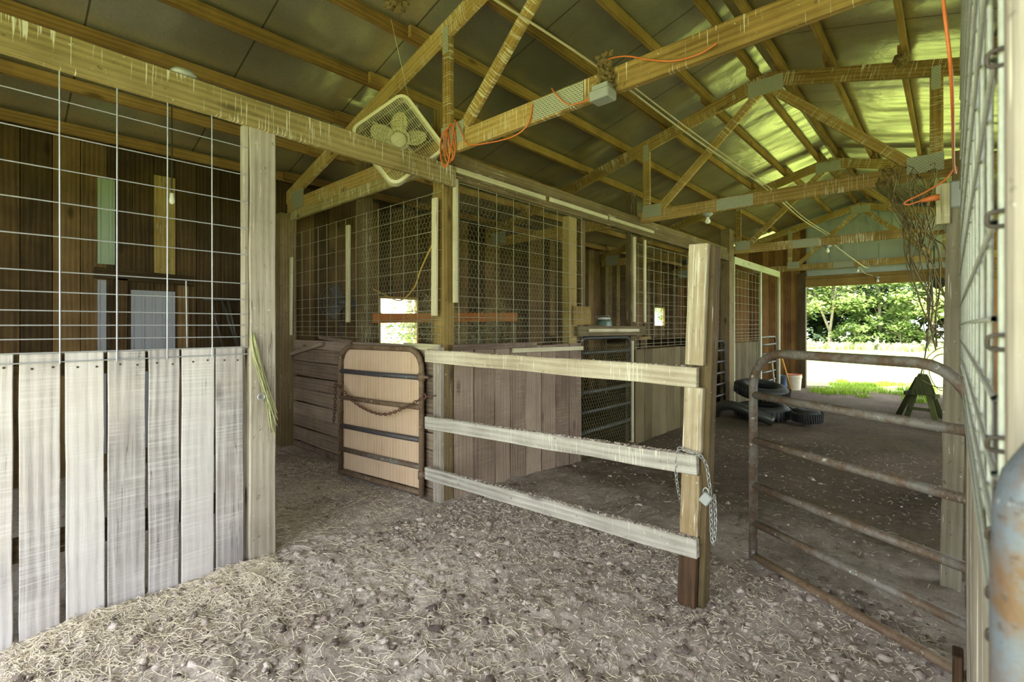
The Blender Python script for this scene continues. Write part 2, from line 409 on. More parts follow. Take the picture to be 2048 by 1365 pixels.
# ------------------------------------------------------------------ mesh builder
class MB:
    def __init__(s):
        s.v = []; s.f = []; s.uv = []; s.r = []; s.mi = []
    def quad_box(s, P, uvlen, uvw, uvt, mi=0, r=None):
        """P: 8 points, ring a (0-3) then ring b (4-7); the length runs from a to b."""
        i = len(s.v)
        s.v += [tuple(p) for p in P]
        r = R.random() if r is None else r
        s.r += [(r, R.random(), R.random())] * 8
        ou, ov = R.random() * 40, R.random() * 40
        w = [0, uvw, uvw + uvt, 2 * uvw + uvt, 2 * uvw + 2 * uvt]
        for k in range(4):
            k2 = (k + 1) % 4
            s.f.append((i + k, i + k2, i + 4 + k2, i + 4 + k))
            s.uv += [(ou, ov + w[k]), (ou, ov + w[k + 1]), (ou + uvlen, ov + w[k + 1]), (ou + uvlen, ov + w[k])]
            s.mi.append(mi)
        for ring in ((i + 3, i + 2, i + 1, i), (i + 4, i + 5, i + 6, i + 7)):
            s.f.append(ring)
            s.uv += [(ou, ov), (ou, ov + uvw), (ou + 0.02, ov + uvw), (ou + 0.02, ov)]
            s.mi.append(mi)
        return s
    def board(s, a, b, w, t, up=(0, 0, 1), mi=0, wob=0.0, r=None):
        """Centre line a to b; w across 'up', t across the third axis."""
        a, b = V(a), V(b)
        d = b - a
        L = d.length
        d.normalize()
        u = V(up)
        u = (u - d * u.dot(d)).normalized()
        n = d.cross(u).normalized()
        def ring(c):
            j = lambda: R.uniform(-wob, wob)
            return [c + u * (w / 2 + j()) + n * t / 2, c - u * (w / 2 + j()) + n * t / 2,
                    c - u * (w / 2 + j()) - n * t / 2, c + u * (w / 2 + j()) - n * t / 2]
        return s.quad_box(ring(a) + ring(b), L, w, t, mi, r)
    def plank(s, a, b, w, t, up, seg=8, wob=0.004, mi=0):
        """Sawn plank with slightly wandering edges."""
        a, b = V(a), V(b)
        d = b - a
        L = d.length
        d.normalize()
        u = V(up); u = (u - d * u.dot(d)).normalized()
        n = d.cross(u).normalized()
        i = len(s.v)
        r = R.random(); r2 = R.random()
        ou, ov = R.random() * 40, R.random() * 40
        sd = R.random() * 50
        for k in range(seg + 1):
            c = a + d * (L * k / seg)
            e1 = noise.noise(V((k * 0.45, sd, 1))) * wob * 2
            e2 = noise.noise(V((k * 0.45, sd, 9))) * wob * 2
            b_ = noise.noise(V((k * 0.3, sd, 17))) * wob * 0.8
            s.v += [tuple(c + u * (w / 2 + e1) + n * (t / 2 + b_)), tuple(c - u * (w / 2 + e2) + n * (t / 2 + b_)),
                    tuple(c - u * (w / 2 + e2) - n * (t / 2 - b_)), tuple(c + u * (w / 2 + e1) - n * (t / 2 - b_))]
            s.r += [(r, r2, 0.5)] * 4
        W = [0, w, w + t, 2 * w + t, 2 * w + 2 * t]
        for k in range(seg):
            for q in range(4):
                q2 = (q + 1) % 4
                p = i + 4 * k
                s.f.append((p + q, p + q2, p + 4 + q2, p + 4 + q))
                x0, x1 = ou + L * k / seg, ou + L * (k + 1) / seg
                s.uv += [(x0, ov + W[q]), (x0, ov + W[q + 1]), (x1, ov + W[q + 1]), (x1, ov + W[q])]
                s.mi.append(mi)
        e = i + 4 * seg
        for ring in ((i + 3, i + 2, i + 1, i), (e, e + 1, e + 2, e + 3)):
            s.f.append(ring)
            s.uv += [(ou, ov), (ou, ov + w), (ou + 0.02, ov + w), (ou + 0.02, ov)]
            s.mi.append(mi)
        return s
    def box(s, lo, hi, axis=2, mi=0):
        (x0, y0, z0), (x1, y1, z1) = lo, hi
        c = ((x0 + x1) / 2, (y0 + y1) / 2, (z0 + z1) / 2)
        if axis == 2:
            return s.board((c[0], c[1], z0), (c[0], c[1], z1), x1 - x0, y1 - y0, (1, 0, 0), mi)
        if axis == 1:
            return s.board((c[0], y0, c[2]), (c[0], y1, c[2]), z1 - z0, x1 - x0, (0, 0, 1), mi)
        return s.board((x0, c[1], c[2]), (x1, c[1], c[2]), z1 - z0, y1 - y0, (0, 0, 1), mi)
    def tube(s, pts, r, n=8, caps=True, mi=0, closed=False):
        pts = [V(p) for p in pts]
        m = len(pts)
        rr = r if isinstance(r, (list, tuple)) else [r] * m
        i = len(s.v)
        rd = (R.random(), R.random(), R.random())
        prev = None
        acc = 0.0
        us = []
        for k, p in enumerate(pts):
            if closed:
                d = pts[(k + 1) % m] - pts[(k - 1) % m]
            else:
                d = pts[min(k + 1, m - 1)] - pts[max(k - 1, 0)]
            if d.length < 1e-9:
                d = V((0, 0, 1))
            d.normalize()
            if prev is None:
                ref = V((0, 0, 1)) if abs(d.z) < 0.9 else V((1, 0, 0))
                u = d.cross(ref).normalized()
            else:
                u = (prev - d * prev.dot(d))
                u = u.normalized() if u.length > 1e-6 else d.orthogonal().normalized()
            prev = u
            w = d.cross(u)
            for q in range(n):
                an = 2 * PI * q / n
                s.v.append(tuple(p + u * (math.cos(an) * rr[k]) + w * (math.sin(an) * rr[k])))
                s.r.append(rd)
            if k:
                acc += (p - pts[k - 1]).length
            us.append(acc)
        cnt = m if closed else m - 1
        for k in range(cnt):
            k2 = (k + 1) % m
            for q in range(n):
                q2 = (q + 1) % n
                s.f.append((i + k * n + q, i + k * n + q2, i + k2 * n + q2, i + k2 * n + q))
                u1 = us[k2] if k2 else acc
                s.uv += [(us[k], q * 0.05), (us[k], q * 0.05 + 0.05), (u1, q * 0.05 + 0.05), (u1, q * 0.05)]
                s.mi.append(mi)
        if caps and not closed:
            s.f.append(tuple(i + q for q in range(n - 1, -1, -1)))
            s.uv += [(0, 0)] * n; s.mi.append(mi)
            s.f.append(tuple(i + (m - 1) * n + q for q in range(n)))
            s.uv += [(0, 0)] * n; s.mi.append(mi)
        return s
    def wire(s, a, b, r, n=4):
        return s.tube([a, b], r, n, False)
    def lathe(s, prof, c, n=24, axis=(0, 0, 1), mi=0):
        """prof: (radius, height) pairs turned about axis through c."""
        ax = V(axis).normalized()
        u = ax.orthogonal().normalized(); w = ax.cross(u)
        c = V(c)
        i = len(s.v)
        for (rd, h) in prof:
            for q in range(n):
                an = 2 * PI * q / n
                s.v.append(tuple(c + ax * h + (u * math.cos(an) + w * math.sin(an)) * rd))
                s.r.append((0.5, 0.5, 0.5))
        for k in range(len(prof) - 1):
            for q in range(n):
                q2 = (q + 1) % n
                s.f.append((i + k * n + q, i + k * n + q2, i + (k + 1) * n + q2, i + (k + 1) * n + q))
                s.uv += [(k * 0.1, q * 0.1), (k * 0.1, q * 0.1 + 0.1), (k * 0.1 + 0.1, q * 0.1 + 0.1), (k * 0.1 + 0.1, q * 0.1)]
                s.mi.append(mi)
        return s
    def ball(s, c, rx, ry, rz, jit=0.0, nu=7, nv=5, rot=0.0):
        i = len(s.v)
        rd = (R.random(), R.random(), R.random())
        cr, sr = math.cos(rot), math.sin(rot)
        def add(x, y, z):
            k = 1 + R.uniform(-jit, jit)
            x, y, z = x * rx * k, y * ry * k, z * rz * k
            s.v.append((c[0] + x * cr - y * sr, c[1] + x * sr + y * cr, c[2] + z))
            s.r.append(rd)
        add(0, 0, 1)
        for a in range(1, nv):
            th = PI * a / nv
            for b in range(nu):
                ph = 2 * PI * b / nu
                add(math.sin(th) * math.cos(ph), math.sin(th) * math.sin(ph), math.cos(th))
        add(0, 0, -1)
        last = len(s.v) - 1
        for b in range(nu):
            b2 = (b + 1) % nu
            s.f.append((i, i + 1 + b, i + 1 + b2)); s.uv += [(0, 0)] * 3; s.mi.append(0)
            for a in range(nv - 2):
                p = i + 1 + a * nu
                s.f.append((p + b, p + nu + b, p + nu + b2, p + b2)); s.uv += [(0, 0)] * 4; s.mi.append(0)
            p = i + 1 + (nv - 2) * nu
            s.f.append((p + b, last, p + b2)); s.uv += [(0, 0)] * 3; s.mi.append(0)
        return s
    def face(s, P, r=None, uv=None, mi=0):
        i = len(s.v)
        r = (R.random(), R.random(), R.random()) if r is None else r
        s.v += [tuple(p) for p in P]
        s.r += [r] * len(P)
        s.f.append(tuple(range(i, i + len(P))))
        s.uv += uv if uv else [(0, 0)] * len(P)
        s.mi.append(mi)
        return s
    def build(s, name, mats, parent=None, smooth=False, bevel=0.0):
        me = bpy.data.meshes.new(name)
        me.from_pydata(s.v, [], s.f)
        uvl = me.uv_layers.new(name='UVMap')
        flat = [x for p in s.uv for x in p]
        uvl.data.foreach_set('uv', flat)
        ca = me.color_attributes.new('rnd', 'FLOAT_COLOR', 'POINT')
        ca.data.foreach_set('color', [x for p in s.r for x in (p[0], p[1], p[2], 1.0)])
        if not isinstance(mats, (list, tuple)):
            mats = [mats]
        for m in mats:
            me.materials.append(M[m] if isinstance(m, str) else m)
        if len(mats) > 1:
            me.polygons.foreach_set('material_index', s.mi)
        if smooth:
            me.polygons.foreach_set('use_smooth', [True] * len(me.polygons))
        me.update()
        o = bpy.data.objects.new(name, me)
        col.objects.link(o)
        if parent is not None:
            o.parent = parent
            o.matrix_parent_inverse = parent.matrix_basis.inverted()
        if bevel:
            b = o.modifiers.new('edge', 'BEVEL')
            b.width = bevel
            b.segments = 1
            b.limit_method = 'ANGLE'
        return o

def tag(o, label, cat, group=None, kind='thing'):
    o['label'] = label
    o['category'] = cat
    if group:
        o['group'] = group
    o['kind'] = kind
    return o

def thing(name, loc, label, cat, group=None, kind='thing'):
    o = bpy.data.objects.new(name, None)
    o.empty_display_size = 0.1
    col.objects.link(o)
    o.location = loc
    return tag(o, label, cat, group, kind)

def structure(o, label=None, cat=None):
    o['kind'] = 'structure'
    if label:
        o['label'] = label
    if cat:
        o['category'] = cat
    return o

def copy_tree(o, parent=None, off=None):
    c = o.copy()
    col.objects.link(c)
    if parent is not None:
        c.parent = parent
    for ch in list(o.children):
        copy_tree(ch, c)
    return c

def smooth_path(pts, sub=6):
    """Catmull-Rom through the points."""
    P = [V(p) for p in pts]
    out = []
    for i in range(len(P) - 1):
        p0 = P[max(i - 1, 0)]; p1 = P[i]; p2 = P[i + 1]; p3 = P[min(i + 2, len(P) - 1)]
        for k in range(sub):
            t = k / sub
            out.append(0.5 * ((2 * p1) + (p2 - p0) * t + (2 * p0 - 5 * p1 + 4 * p2 - p3) * t * t + (3 * p1 - p0 - 3 * p2 + p3) * t ** 3))
    out.append(P[-1])
    return out

def sstep(a, b, x):
    t = min(1, max(0, (x - a) / (b - a)))
    return t * t * (3 - 2 * t)

# ------------------------------------------------------------------ building measures
WX = -2.88            # aisle face of the stall fronts
OX = -5.65            # inner face of the outer side wall
RX = 2.75
APX, APZ, SL = -1.455, 4.03, 0.27
Y0, Y1 = -1.6, 13.1
TY = [2.36, 5.57, 9.05, 12.75]
def ztop(x):
    return APZ - SL * abs(x - APX)
def gz(x, y):
    z = -0.10 * sstep(2.8, 5.0, y)
    z += 0.045 * sstep(-2.3, -2.85, x) * (1 - sstep(1.2, 1.6, y)) * sstep(-0.2, 0.4, y)
    z -= 0.03 * sstep(-0.7, -0.2, x) * sstep(2.0, 1.4, y)
    return z
def gzn(x, y):
    p = V((x, y, 0))
    n = noise.fractal(p * 2.2, 0.8, 2.0, 4) * 0.018 + noise.fractal(p * 12, 0.8, 2.1, 4) * 0.013
    if y < 6:
        f1 = noise.voronoi(V((x * 17 + n * 30, y * 17, 0)))[0][0]
        f2 = noise.voronoi(V((x * 38, y * 38, 4)))[0][0]
        m_ = 0.5 + noise.noise(p * 3.1 + V((7, 0, 0)))
        n += max(0.0, 0.55 - f1) * 0.030 * max(0.15, m_) + max(0.0, 0.6 - f2) * 0.009
    k = 1.0 if y < 4 else 0.6
    return gz(x, y) + n * k

# ------------------------------------------------------------------ floor and lawn
def build_floor():
    xs = []
    x = -5.66
    while x < 2.76:
        xs.append(x); x += 0.018 if -3.2 < x < 0.3 else 0.09
    ys = []
    y = -1.6
    while y < 14.6:
        ys.append(y); y += 0.016 if 0 <= y < 2.6 else (0.035 if y < 5 else 0.09)
    mb = MB()
    nx = len(xs)
    for yy in ys:
        for xx in xs:
            z = gzn(xx, yy)
            if yy > 13.2:
                z -= (yy - 13.2) * 0.06
            mb.v.append((xx, yy, z)); mb.r.append((0.5, 0.5, 0.5))
    for j in range(len(ys) - 1):
        for i in range(nx - 1):
            a = j * nx + i
            mb.f.append((a, a + 1, a + 1 + nx, a + nx))
            mb.uv += [(0, 0)] * 4
            mb.mi.append(0)
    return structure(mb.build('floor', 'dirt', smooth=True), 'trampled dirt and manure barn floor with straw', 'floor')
build_floor()

def build_lawn():
    mb = MB()
    n = 40
    for j in range(n + 1):
        for i in range(n + 1):
            x = -45 + 90 * i / n; y = -30 + 110 * j / n
            d = max(0, y - 13) * 0.002
            mb.v.append((x, y, -0.17 + d + noise.noise(V((x * 0.2, y * 0.2, 3))) * 0.03)); mb.r.append((R.random(),) * 3)
    for j in range(n):
        for i in range(n):
            a = j * (n + 1) + i
            mb.f.append((a, a + 1, a + n + 2, a + n + 1)); mb.uv += [(0, 0)] * 4; mb.mi.append(0)
    structure(mb.build('lawn', 'lawn', smooth=True), 'bright mown grass field outside the barn door', 'lawn')
build_lawn()

# ------------------------------------------------------------------ roof, walls
def build_ceiling():
    ny = 120; nx = 40
    for side in (-1, 1):
        mb = MB()
        base = 0
        x_end = OX - 0.35 if side < 0 else RX + 0.35
        for j in range(ny + 1):
            y = Y0 + (Y1 + 0.5 - Y0) * j / ny
            for i in range(nx + 1):
                x = APX + (x_end - APX) * i / nx
                sag = 0.010 * noise.noise(V((y * 1.3, x * 0.5, side * 4))) * min(1, i / 4)
                mb.v.append((x, y, ztop(x) + 0.119 + sag)); mb.r.append((0.5, 0.5, 0.5))
        for j in range(ny):
            for i in range(nx):
                a = base + j * (nx + 1) + i
                q = (a, a + nx + 1, a + nx + 2, a + 1)
                mb.f.append(q if side < 0 else q[::-1])
                uvs = []
                for k in mb.f[-1]:
                    vv = mb.v[k]
                    uvs.append((vv[1], abs(vv[0] - APX) * 1.036 + (0 if side < 0 else 20)))
                mb.uv += uvs
                mb.mi.append(0)
        structure(mb.build('ceiling', 'ceiling', smooth=True), 'dull foil underside of the roof slope over the %s' % ('stalls' if side < 0 else 'opposite side'), 'ceiling')
build_ceiling()

def boards_along_y(mb, x, y0, y1, z0, z1f, w, t, holes=()):
    y = y0
    while y < y1 - 0.02:
        ww = w * R.uniform(0.85, 1.2)
        e = min(y + ww, y1)
        if y1 - e < 0.05:
            e = y1
        c = (y + e) / 2
        spans = [(z0, z1f(c))]
        for (h0, h1, hz0, hz1) in holes:
            if c > h0 and c < h1:
                nn = []
                for (a, b) in spans:
                    if a < hz0: nn.append((a, min(b, hz0)))
                    if b > hz1: nn.append((max(a, hz1), b))
                spans = nn
        for (a, b) in spans:
            mb.board((x, c, a), (x, c, b), e - y - R.uniform(0.003, 0.008), t, (0, 1, 0))
        y = e

def build_left_wall():
    holes = [(3.56, 4.18, 0.95, 1.74), (11.6, 12.2, 1.36, 1.84)]
    mb = MB()
    cuts = [Y0, 3.56, 4.18, 11.6, 12.2, Y1]
    for a, b in zip(cuts, cuts[1:]):
        boards_along_y(mb, OX - 0.012, a, b, -0.2, lambda y: 3.0, 0.19, 0.024, holes)
    w = structure(mb.build('wall_left', 'dark_plank'), 'dark vertical board outer wall behind the stalls', 'wall')
    sk = MB()     # outer skin behind the boards
    for a, b in ((Y0, 3.56), (4.18, 11.6), (12.2, Y1)):
        sk.box((OX - 0.05, a, -0.2), (OX - 0.03, b, 3.05))
    for (h0, h1, z0, z1) in holes:
        sk.box((OX - 0.05, h0, -0.2), (OX - 0.03, h1, z0))
        sk.box((OX - 0.05, h0, z1), (OX - 0.03, h1, 3.05))
    sk.build('outer_skin', 'dark_metal', w)
    for nm, mt, (ya, za, yb, zb) in (('siding_patch', 'green_sheet', (0.683, 1.911, 0.805, 2.682)), ('siding_patch', 'grey_sheet', (0.683, 0.2, 0.745, 1.766)),
                                     ('siding_patch', 'grey_sheet', (0.921, 0.2, 1.265, 1.689))):
        p = MB()
        n = max(4, int((yb - ya) / 0.02))
        for k in range(n):
            y = ya + (yb - ya) * (k + 0.5) / n
            d = 0.004 if k % 4 else 0.012
            p.box((OX + 0.001, y - (yb - ya) / n / 2, za), (OX + 0.004 + d, y + (yb - ya) / n / 2, zb))
        p.build(nm, mt, w)
    p = MB()
    p.box((OX + 0.001, 1.096, 1.856), (OX + 0.022, 1.265, 2.80), 2)
    p.build('patch_board', 'gold_post', w)
    p = MB()
    p.board((OX + 0.012, 0.66, 1.83), (OX + 0.012, 1.42, 1.80), 0.10, 0.022)
    p.board((OX + 0.012, 0.83, 0.2), (OX + 0.012, 0.85, 1.79), 0.09, 0.022, (0, 1, 0))
    p.board((OX + 0.012, 1.34, 0.2), (OX + 0.012, 1.33, 1.76), 0.09, 0.022, (0, 1, 0))
    p.build('hatch_frame', 'dark_plank', w)
    for k, (h0, h1, z0, z1) in enumerate(holes):
        f = MB()
        for (a, b) in (((h0, z0), (h0, z1)), ((h1, z0), (h1, z1)), ((h0, z1), (h1, z1)), ((h0, z0), (h1, z0))):
            f.board((OX - 0.02, a[0], a[1]), (OX - 0.02, b[0], b[1]), 0.03, 0.06, (0, 0, 1) if a[1] == b[1] else (0, 1, 0))
        structure(f.build('window_%d' % (k + 1), 'gold_post'), ('open window hole showing sunlit green behind the stall wire', 'small bright window hole far down the outer wall')[k], 'window')
build_left_wall()

def build_far_wall():
    mb = MB()
    x = OX
    while x < -2.56:
        e = min(x + 0.16 * R.uniform(0.85, 1.2), -2.55)
        mb.board(((x + e) / 2, Y1 + 0.02, -0.25), ((x + e) / 2, Y1 + 0.02, ztop(x) + 0.09), e - x - 0.005, 0.025, (1, 0, 0))
        x = e
    x = -0.06
    while x < RX - 0.02:
        e = min(x + 0.16, RX)
        mb.board(((x + e) / 2, Y1 + 0.02, -0.25), ((x + e) / 2, Y1 + 0.02, ztop(e) + 0.09), e - x - 0.005, 0.025, (1, 0, 0))
        x = e
    w = structure(mb.build('wall_far', 'warm_plank'), 'brown vertical board end wall around the big doorway', 'wall')
    g = MB()
    x = -3.2
    k = 0
    while x < RX:
        e = x + 0.075
        d = 0.012 if k % 3 == 0 else 0.0
        zt = max(ztop(x), ztop(e)) + 0.122
        g.box((x, Y1 + 0.04 - d, 2.40), (e, Y1 + 0.06, zt))
        x = e; k += 1
    g.build('gable_siding', 'siding', w)
    s2 = MB()
    s2.box((OX - 0.05, Y1 + 0.05, -0.3), (-2.56, Y1 + 0.07, 3.3))
    s2.box((-0.05, Y1 + 0.05, -0.3), (RX + 0.05, Y1 + 0.07, 2.45))
    s2.build('outer_skin', 'dark_metal', w)
    h = MB()
    h.board((-2.60, Y1 - 0.03, 2.36), (RX, Y1 - 0.03, 2.36), 0.18, 0.05)
    h.board((-2.60, Y1 - 0.03, 2.49), (RX, Y1 - 0.03, 2.49), 0.07, 0.05)
    structure(h.build('door_header', 'header', bevel=0.004), 'brown timber header across the top of the big doorway', 'header')
    j = MB()
    j.box((-2.70, Y1 - 0.08, -0.2), (-2.545, Y1 + 0.06, 2.6))
    structure(j.build('door_jamb', 'jamb', bevel=0.004), 'dark jamb post on the bucket side of the big doorway', 'jamb')
    j = MB()
    j.box((-0.07, Y1 - 0.04, -0.2), (0.02, Y1 + 0.06, 2.45))
    structure(j.build('door_jamb', 'white_board', bevel=0.004), 'pale jamb post on the trestle side of the big doorway', 'jamb')
build_far_wall()

def build_right_wall():
    mb = MB()
    boards_along_y(mb, RX, Y0, 3.6, -0.2, lambda y: 3.0, 0.2, 0.024)
    boards_along_y(mb, RX, 3.6, 12.4, -0.2, lambda y: 1.1, 0.2, 0.024)  # out of view; left open above so sunlit grass lights the roof
    boards_along_y(mb, RX, 12.4, Y1, -0.2, lambda y: 3.0, 0.2, 0.024)
    w = structure(mb.build('wall_right', 'dark_plank'), 'unseen outer wall beyond the opposite stalls, opened above low boards to light the roof', 'wall')
    sk = MB()
    sk.box((RX + 0.03, Y0, -0.2), (RX + 0.05, 3.6, 3.0))
    sk.box((RX + 0.03, 3.6, -0.2), (RX + 0.05, 12.4, 1.1))
    sk.box((RX + 0.03, 12.4, -0.2), (RX + 0.05, Y1, 3.0))
    sk.build('outer_skin', 'dark_metal', w)
    mb = MB()  # end wall added behind the camera to cut daylight on the foreground
    for x0, x1, z0 in ((OX, -3.3, -0.2), (-3.3, 0.9, 2.55), (0.9, RX, -0.2)):
        x = x0
        while x < x1 - 0.01:
            e = min(x + 0.2, x1)
            mb.board(((x + e) / 2, Y0, z0), ((x + e) / 2, Y0, max(ztop(x), ztop(e)) + 0.125), e - x - 0.004, 0.03, (1, 0, 0))
            x = e
    structure(mb.build('wall_near', 'dark_plank'), 'unseen near end wall added around the entrance doorway to cut foreground daylight', 'wall')
build_right_wall()

# ------------------------------------------------------------------ roof trusses
def gusset(mb, x0, x1, z0, z1, y, sgn=-1):
    mb.board((x0, y + sgn * 0.0215, (z0 + z1) / 2), (x1, y + sgn * 0.0215, (z0 + z1) / 2), z1 - z0, 0.003, (0, 0, 1))

def make_truss(y, label):
    t = thing('roof_truss', (APX, y, 2.64), label, 'roof truss', 'roof trusses over the aisle')
    hw = 4.17
    b = MB(); b.board((APX - hw, y, 2.71), (APX - 0.28, y, 2.71), 0.14, 0.038)
    b.board((APX - 0.28, y, 2.71), (APX + hw, y, 2.71), 0.14, 0.038)
    b.build('bottom_chord', 'truss', t, bevel=0.003)
    cs = math.sqrt(1 + SL * SL)
    for s in (-1, 1):
        c = MB()
        zz = ztop(APX) - 0.07 * cs
        c.board((APX, y, zz), (APX + s * (hw + 0.25), y, zz - SL * (hw + 0.25)), 0.14, 0.038)
        c.build('top_chord', 'truss', t, bevel=0.003)
        v = MB()
        vx = APX + s * 1.355
        v.board((vx, y, 2.78), (vx, y, ztop(vx) - 0.146), 0.09, 0.038, (1, 0, 0))
        v.build('vertical_web', 'truss', t, bevel=0.003)
        d = MB()
        d.board((APX + s * 1.20, y, 2.775), (APX + s * 0.07, y, ztop(APX) - 0.20), 0.09, 0.038, (1, 0, 0))
        d.build('diagonal_web', 'truss', t, bevel=0.003)
        g = MB(); gusset(g, vx - 0.05 if s < 0 else vx - 0.2, vx + 0.2 if s < 0 else vx + 0.05, 2.70, 2.85, y); g.build('gusset_plate', 'plate', t)
        g = MB(); gusset(g, vx - 0.035, vx + 0.03, ztop(vx) - 0.26, ztop(vx) - 0.06, y); g.build('gusset_plate', 'plate', t)
        g = MB(); gusset(g, APX + s * 4.05, APX + s * 3.75, 2.66, 2.86, y); g.build('gusset_plate', 'plate', t)
    g = MB(); gusset(g, APX - 0.17, APX + 0.17, 3.80, 3.965, y); g.build('gusset_plate', 'plate', t)
    g = MB(); gusset(g, APX - 0.5, APX - 0.12, 2.648, 2.772, y); g.build('gusset_plate', 'plate', t)
    return t
make_truss(TY[0], 'pine roof truss draped with orange cord, over the rail fence')
make_truss(TY[1], 'second roof truss, crossing above the black wire gate')
make_truss(TY[2], 'third roof truss, above the pale board end')
make_truss(TY[3], 'last roof truss, just inside the big doorway')

ordn = ['first', 'second', 'third', 'fourth', 'fifth', 'sixth', 'seventh', 'eighth']
for side, xs in (('stall-side', (-1.57, -2.05, -2.56, -3.12, -3.70, -4.28, -4.86, -5.44)), ('far-side', (-1.31, -0.88, -0.32, 0.27, 0.85, 1.43, 2.0))):
    for k, x in enumerate(xs):
        mb = MB()
        for q, (a, b) in enumerate(zip([Y0] + TY[:3], TY[:3] + [Y1 + 0.1])):
            xo = x + (0.0195 if q % 2 else -0.0195)
            mb.board((xo, max(a - 0.14, Y0), ztop(xo) + 0.052), (xo, min(b + 0.14, Y1), ztop(xo) + 0.052), 0.09, 0.038)
        o = mb.build('purlin', 'purlin')
        slope = 'over the stalls' if side == 'stall-side' else 'over the opposite side'
        tag(o, 'roof purlin on the slope %s, %s down from the ridge' % (slope, ordn[k]), 'purlin', 'purlins under the roof')

# ------------------------------------------------------------------ wire grids
PZ = [0, .04, .095, .155, .22, .30, .39, .545, .69, .835, .985, 1.135, 1.285]
def grid_panel(axis, c, a0, a1, z0, zs, step, r, off=0.0, jit=0.004):
    """Hog panel in the plane axis=c between a0 and a1."""
    mb = MB()
    def P(a, z, d=0.0):
        return (c + d, a, z) if axis == 'x' else (a, c + d, z)
    for z in zs:
        ja, jb = R.uniform(-jit, jit), R.uniform(-jit, jit)
        mb.tube([P(a0, z0 + z + ja), P((a0 + a1) / 2, z0 + z + R.uniform(-jit, jit)), P(a1, z0 + z + jb)], r, 5, False)
    a = a0 + off
    while a <= a1 + 1e-6:
        j = R.uniform(-jit, jit)
        mb.tube([P(a + j, z0 + zs[0] - 0.01, r * 1.6), P(a - j, z0 + zs[-1] + 0.01, r * 1.6)], r * 1.05, 5, False)
        a += step
    return mb

def hex_wire(axis, c, a0, a1, z0, z1, s=0.026, r=0.0011, jit=0.003):
    mb = MB()
    w = s * math.sqrt(3)
    rows = int((z1 - z0) / (1.5 * s)); cols = int((a1 - a0) / w)
    def P(a, z):
        k = noise.noise(V((a * 3, z * 3, c))) * 0.012
        return (c + k, a, z) if axis == 'x' else (a, c + k, z)
    for j in range(rows):
        for i in range(cols):
            ox = (w / 2 if j % 2 else 0)
            x = a0 + i * w + ox
            z = z0 + j * 1.5 * s
            if x + w > a1: continue
            p0 = P(x, z); p1 = P(x + w / 2, z + s / 2); p2 = P(x + w, z); p3 = P(x + w / 2, z + 1.5 * s)
            mb.tube([p0, p1, p2], r, 3, False)
            mb.tube([p1, p3], r, 3, False)
    return mb

# ------------------------------------------------------------------ big planked stall front beside the camera
t = thing('stall_partition', (WX, 0.0, 0.0), 'whitish grey vertical plank stall front under an open wire grid', 'stall front')
mb = MB()
ys = [-1.3, -1.1, -0.92, -0.73, -0.53, -0.33, -0.14, 0.089, 0.236, 0.381, 0.53, 0.671, 0.824, 0.968]
edges = [-1.3, -1.05, -0.8, -0.55, -0.3, -0.11, 0.089, 0.236, 0.381, 0.530, 0.671, 0.824, 0.968]
for a, b in zip(edges, edges[1:]):
    g = {0.236: 0.020, 0.381: 0.014, 0.530: 0.009, 0.671: 0.016, 0.824: 0.008, 0.968: 0.012, 0.089: 0.022}.get(b, 0.012)
    c = (a + b) / 2
    mb.plank((WX - 0.013, c + R.uniform(-.002, .002), gz(WX, c) - 0.05), (WX - 0.013, c + R.uniform(-.003, .003), 1.235 + R.uniform(-0.006, 0.004)), b - a - g, 0.026, (0, 1, 0), 10, 0.0022)
mb.build('plank_siding', 'grey_plank', t, bevel=0.003)
r_ = MB(); r_.box((WX - 0.066, -1.3, 1.13), (WX - 0.028, 0.97, 1.225), 1); r_.box((WX - 0.066, -1.3, 0.35), (WX - 0.028, 0.97, 0.45), 1)
r_.build('back_rail', 'dark_post', t)
gp = grid_panel('x', WX + 0.006, -1.3, 0.985, 1.197, PZ, 0.195, 0.0029, off=0.157)
gp.build('wire_grid', 'wire', t, smooth=True)
for e in edges[6:]:
    for dy in (-0.035, -0.10):
        nb = MB(); nb.ball((WX + 0.001, e + dy, 1.17 + R.uniform(-.01, .01)), 0.003, 0.005, 0.005)
        nb.build('nail', 'dark_metal', t)
w_ = MB(); w_.wire((WX - 0.05, 0.709, 1.24), (WX - 0.05, 0.705, 1.585), 0.003, 5)
w_.build('stray_wire', 'wire', t)

def post(name, lo, hi, label, mat='gold_post', bevel=0.005, axis=2):
    mb = MB(); mb.box(lo, hi, axis)
    return tag(mb.build(name, mat, bevel=bevel), label, 'post', None)

pz = gz(WX, 1.05)
mb = MB()
mb.plank((WX - 0.055, 1.062, pz - 0.05), (WX - 0.055, 1.062, 2.47), 0.14, 0.13, (0, 1, 0), 14, 0.003)
pst = tag(mb.build('barn_post', 'post', bevel=0.006), 'thick cracked pale post with hanging twine, at the end of the grey planks', 'post')
mb = MB(); mb.box((WX - 0.06, 0.966, 1.23), (WX + 0.003, 0.988, 2.47)); mb.build('edge_strip', 'post', pst, bevel=0.002)

mb = MB()
bx = WX + 0.02
mb.plank((bx, -1.5, 2.565), (bx, 2.47, 2.51), 0.155, 0.038, (0, 0, 1), 20, 0.003)
tag(mb.build('header_beam', 'beam', bevel=0.004), 'long streaked header beam from the wire grid to the box fan', 'beam')

mb = MB(); mb.lathe([(0.0, 0.03), (0.05, 0.027), (0.062, 0.012), (0.062, 0.0), (0.0, 0.0)], (WX + 0.0, 0.68, 2.614), 20)
tag(mb.build('plastic_lid', 'box', smooth=True), 'small round pale lid lying on top of the long header beam', 'lid')

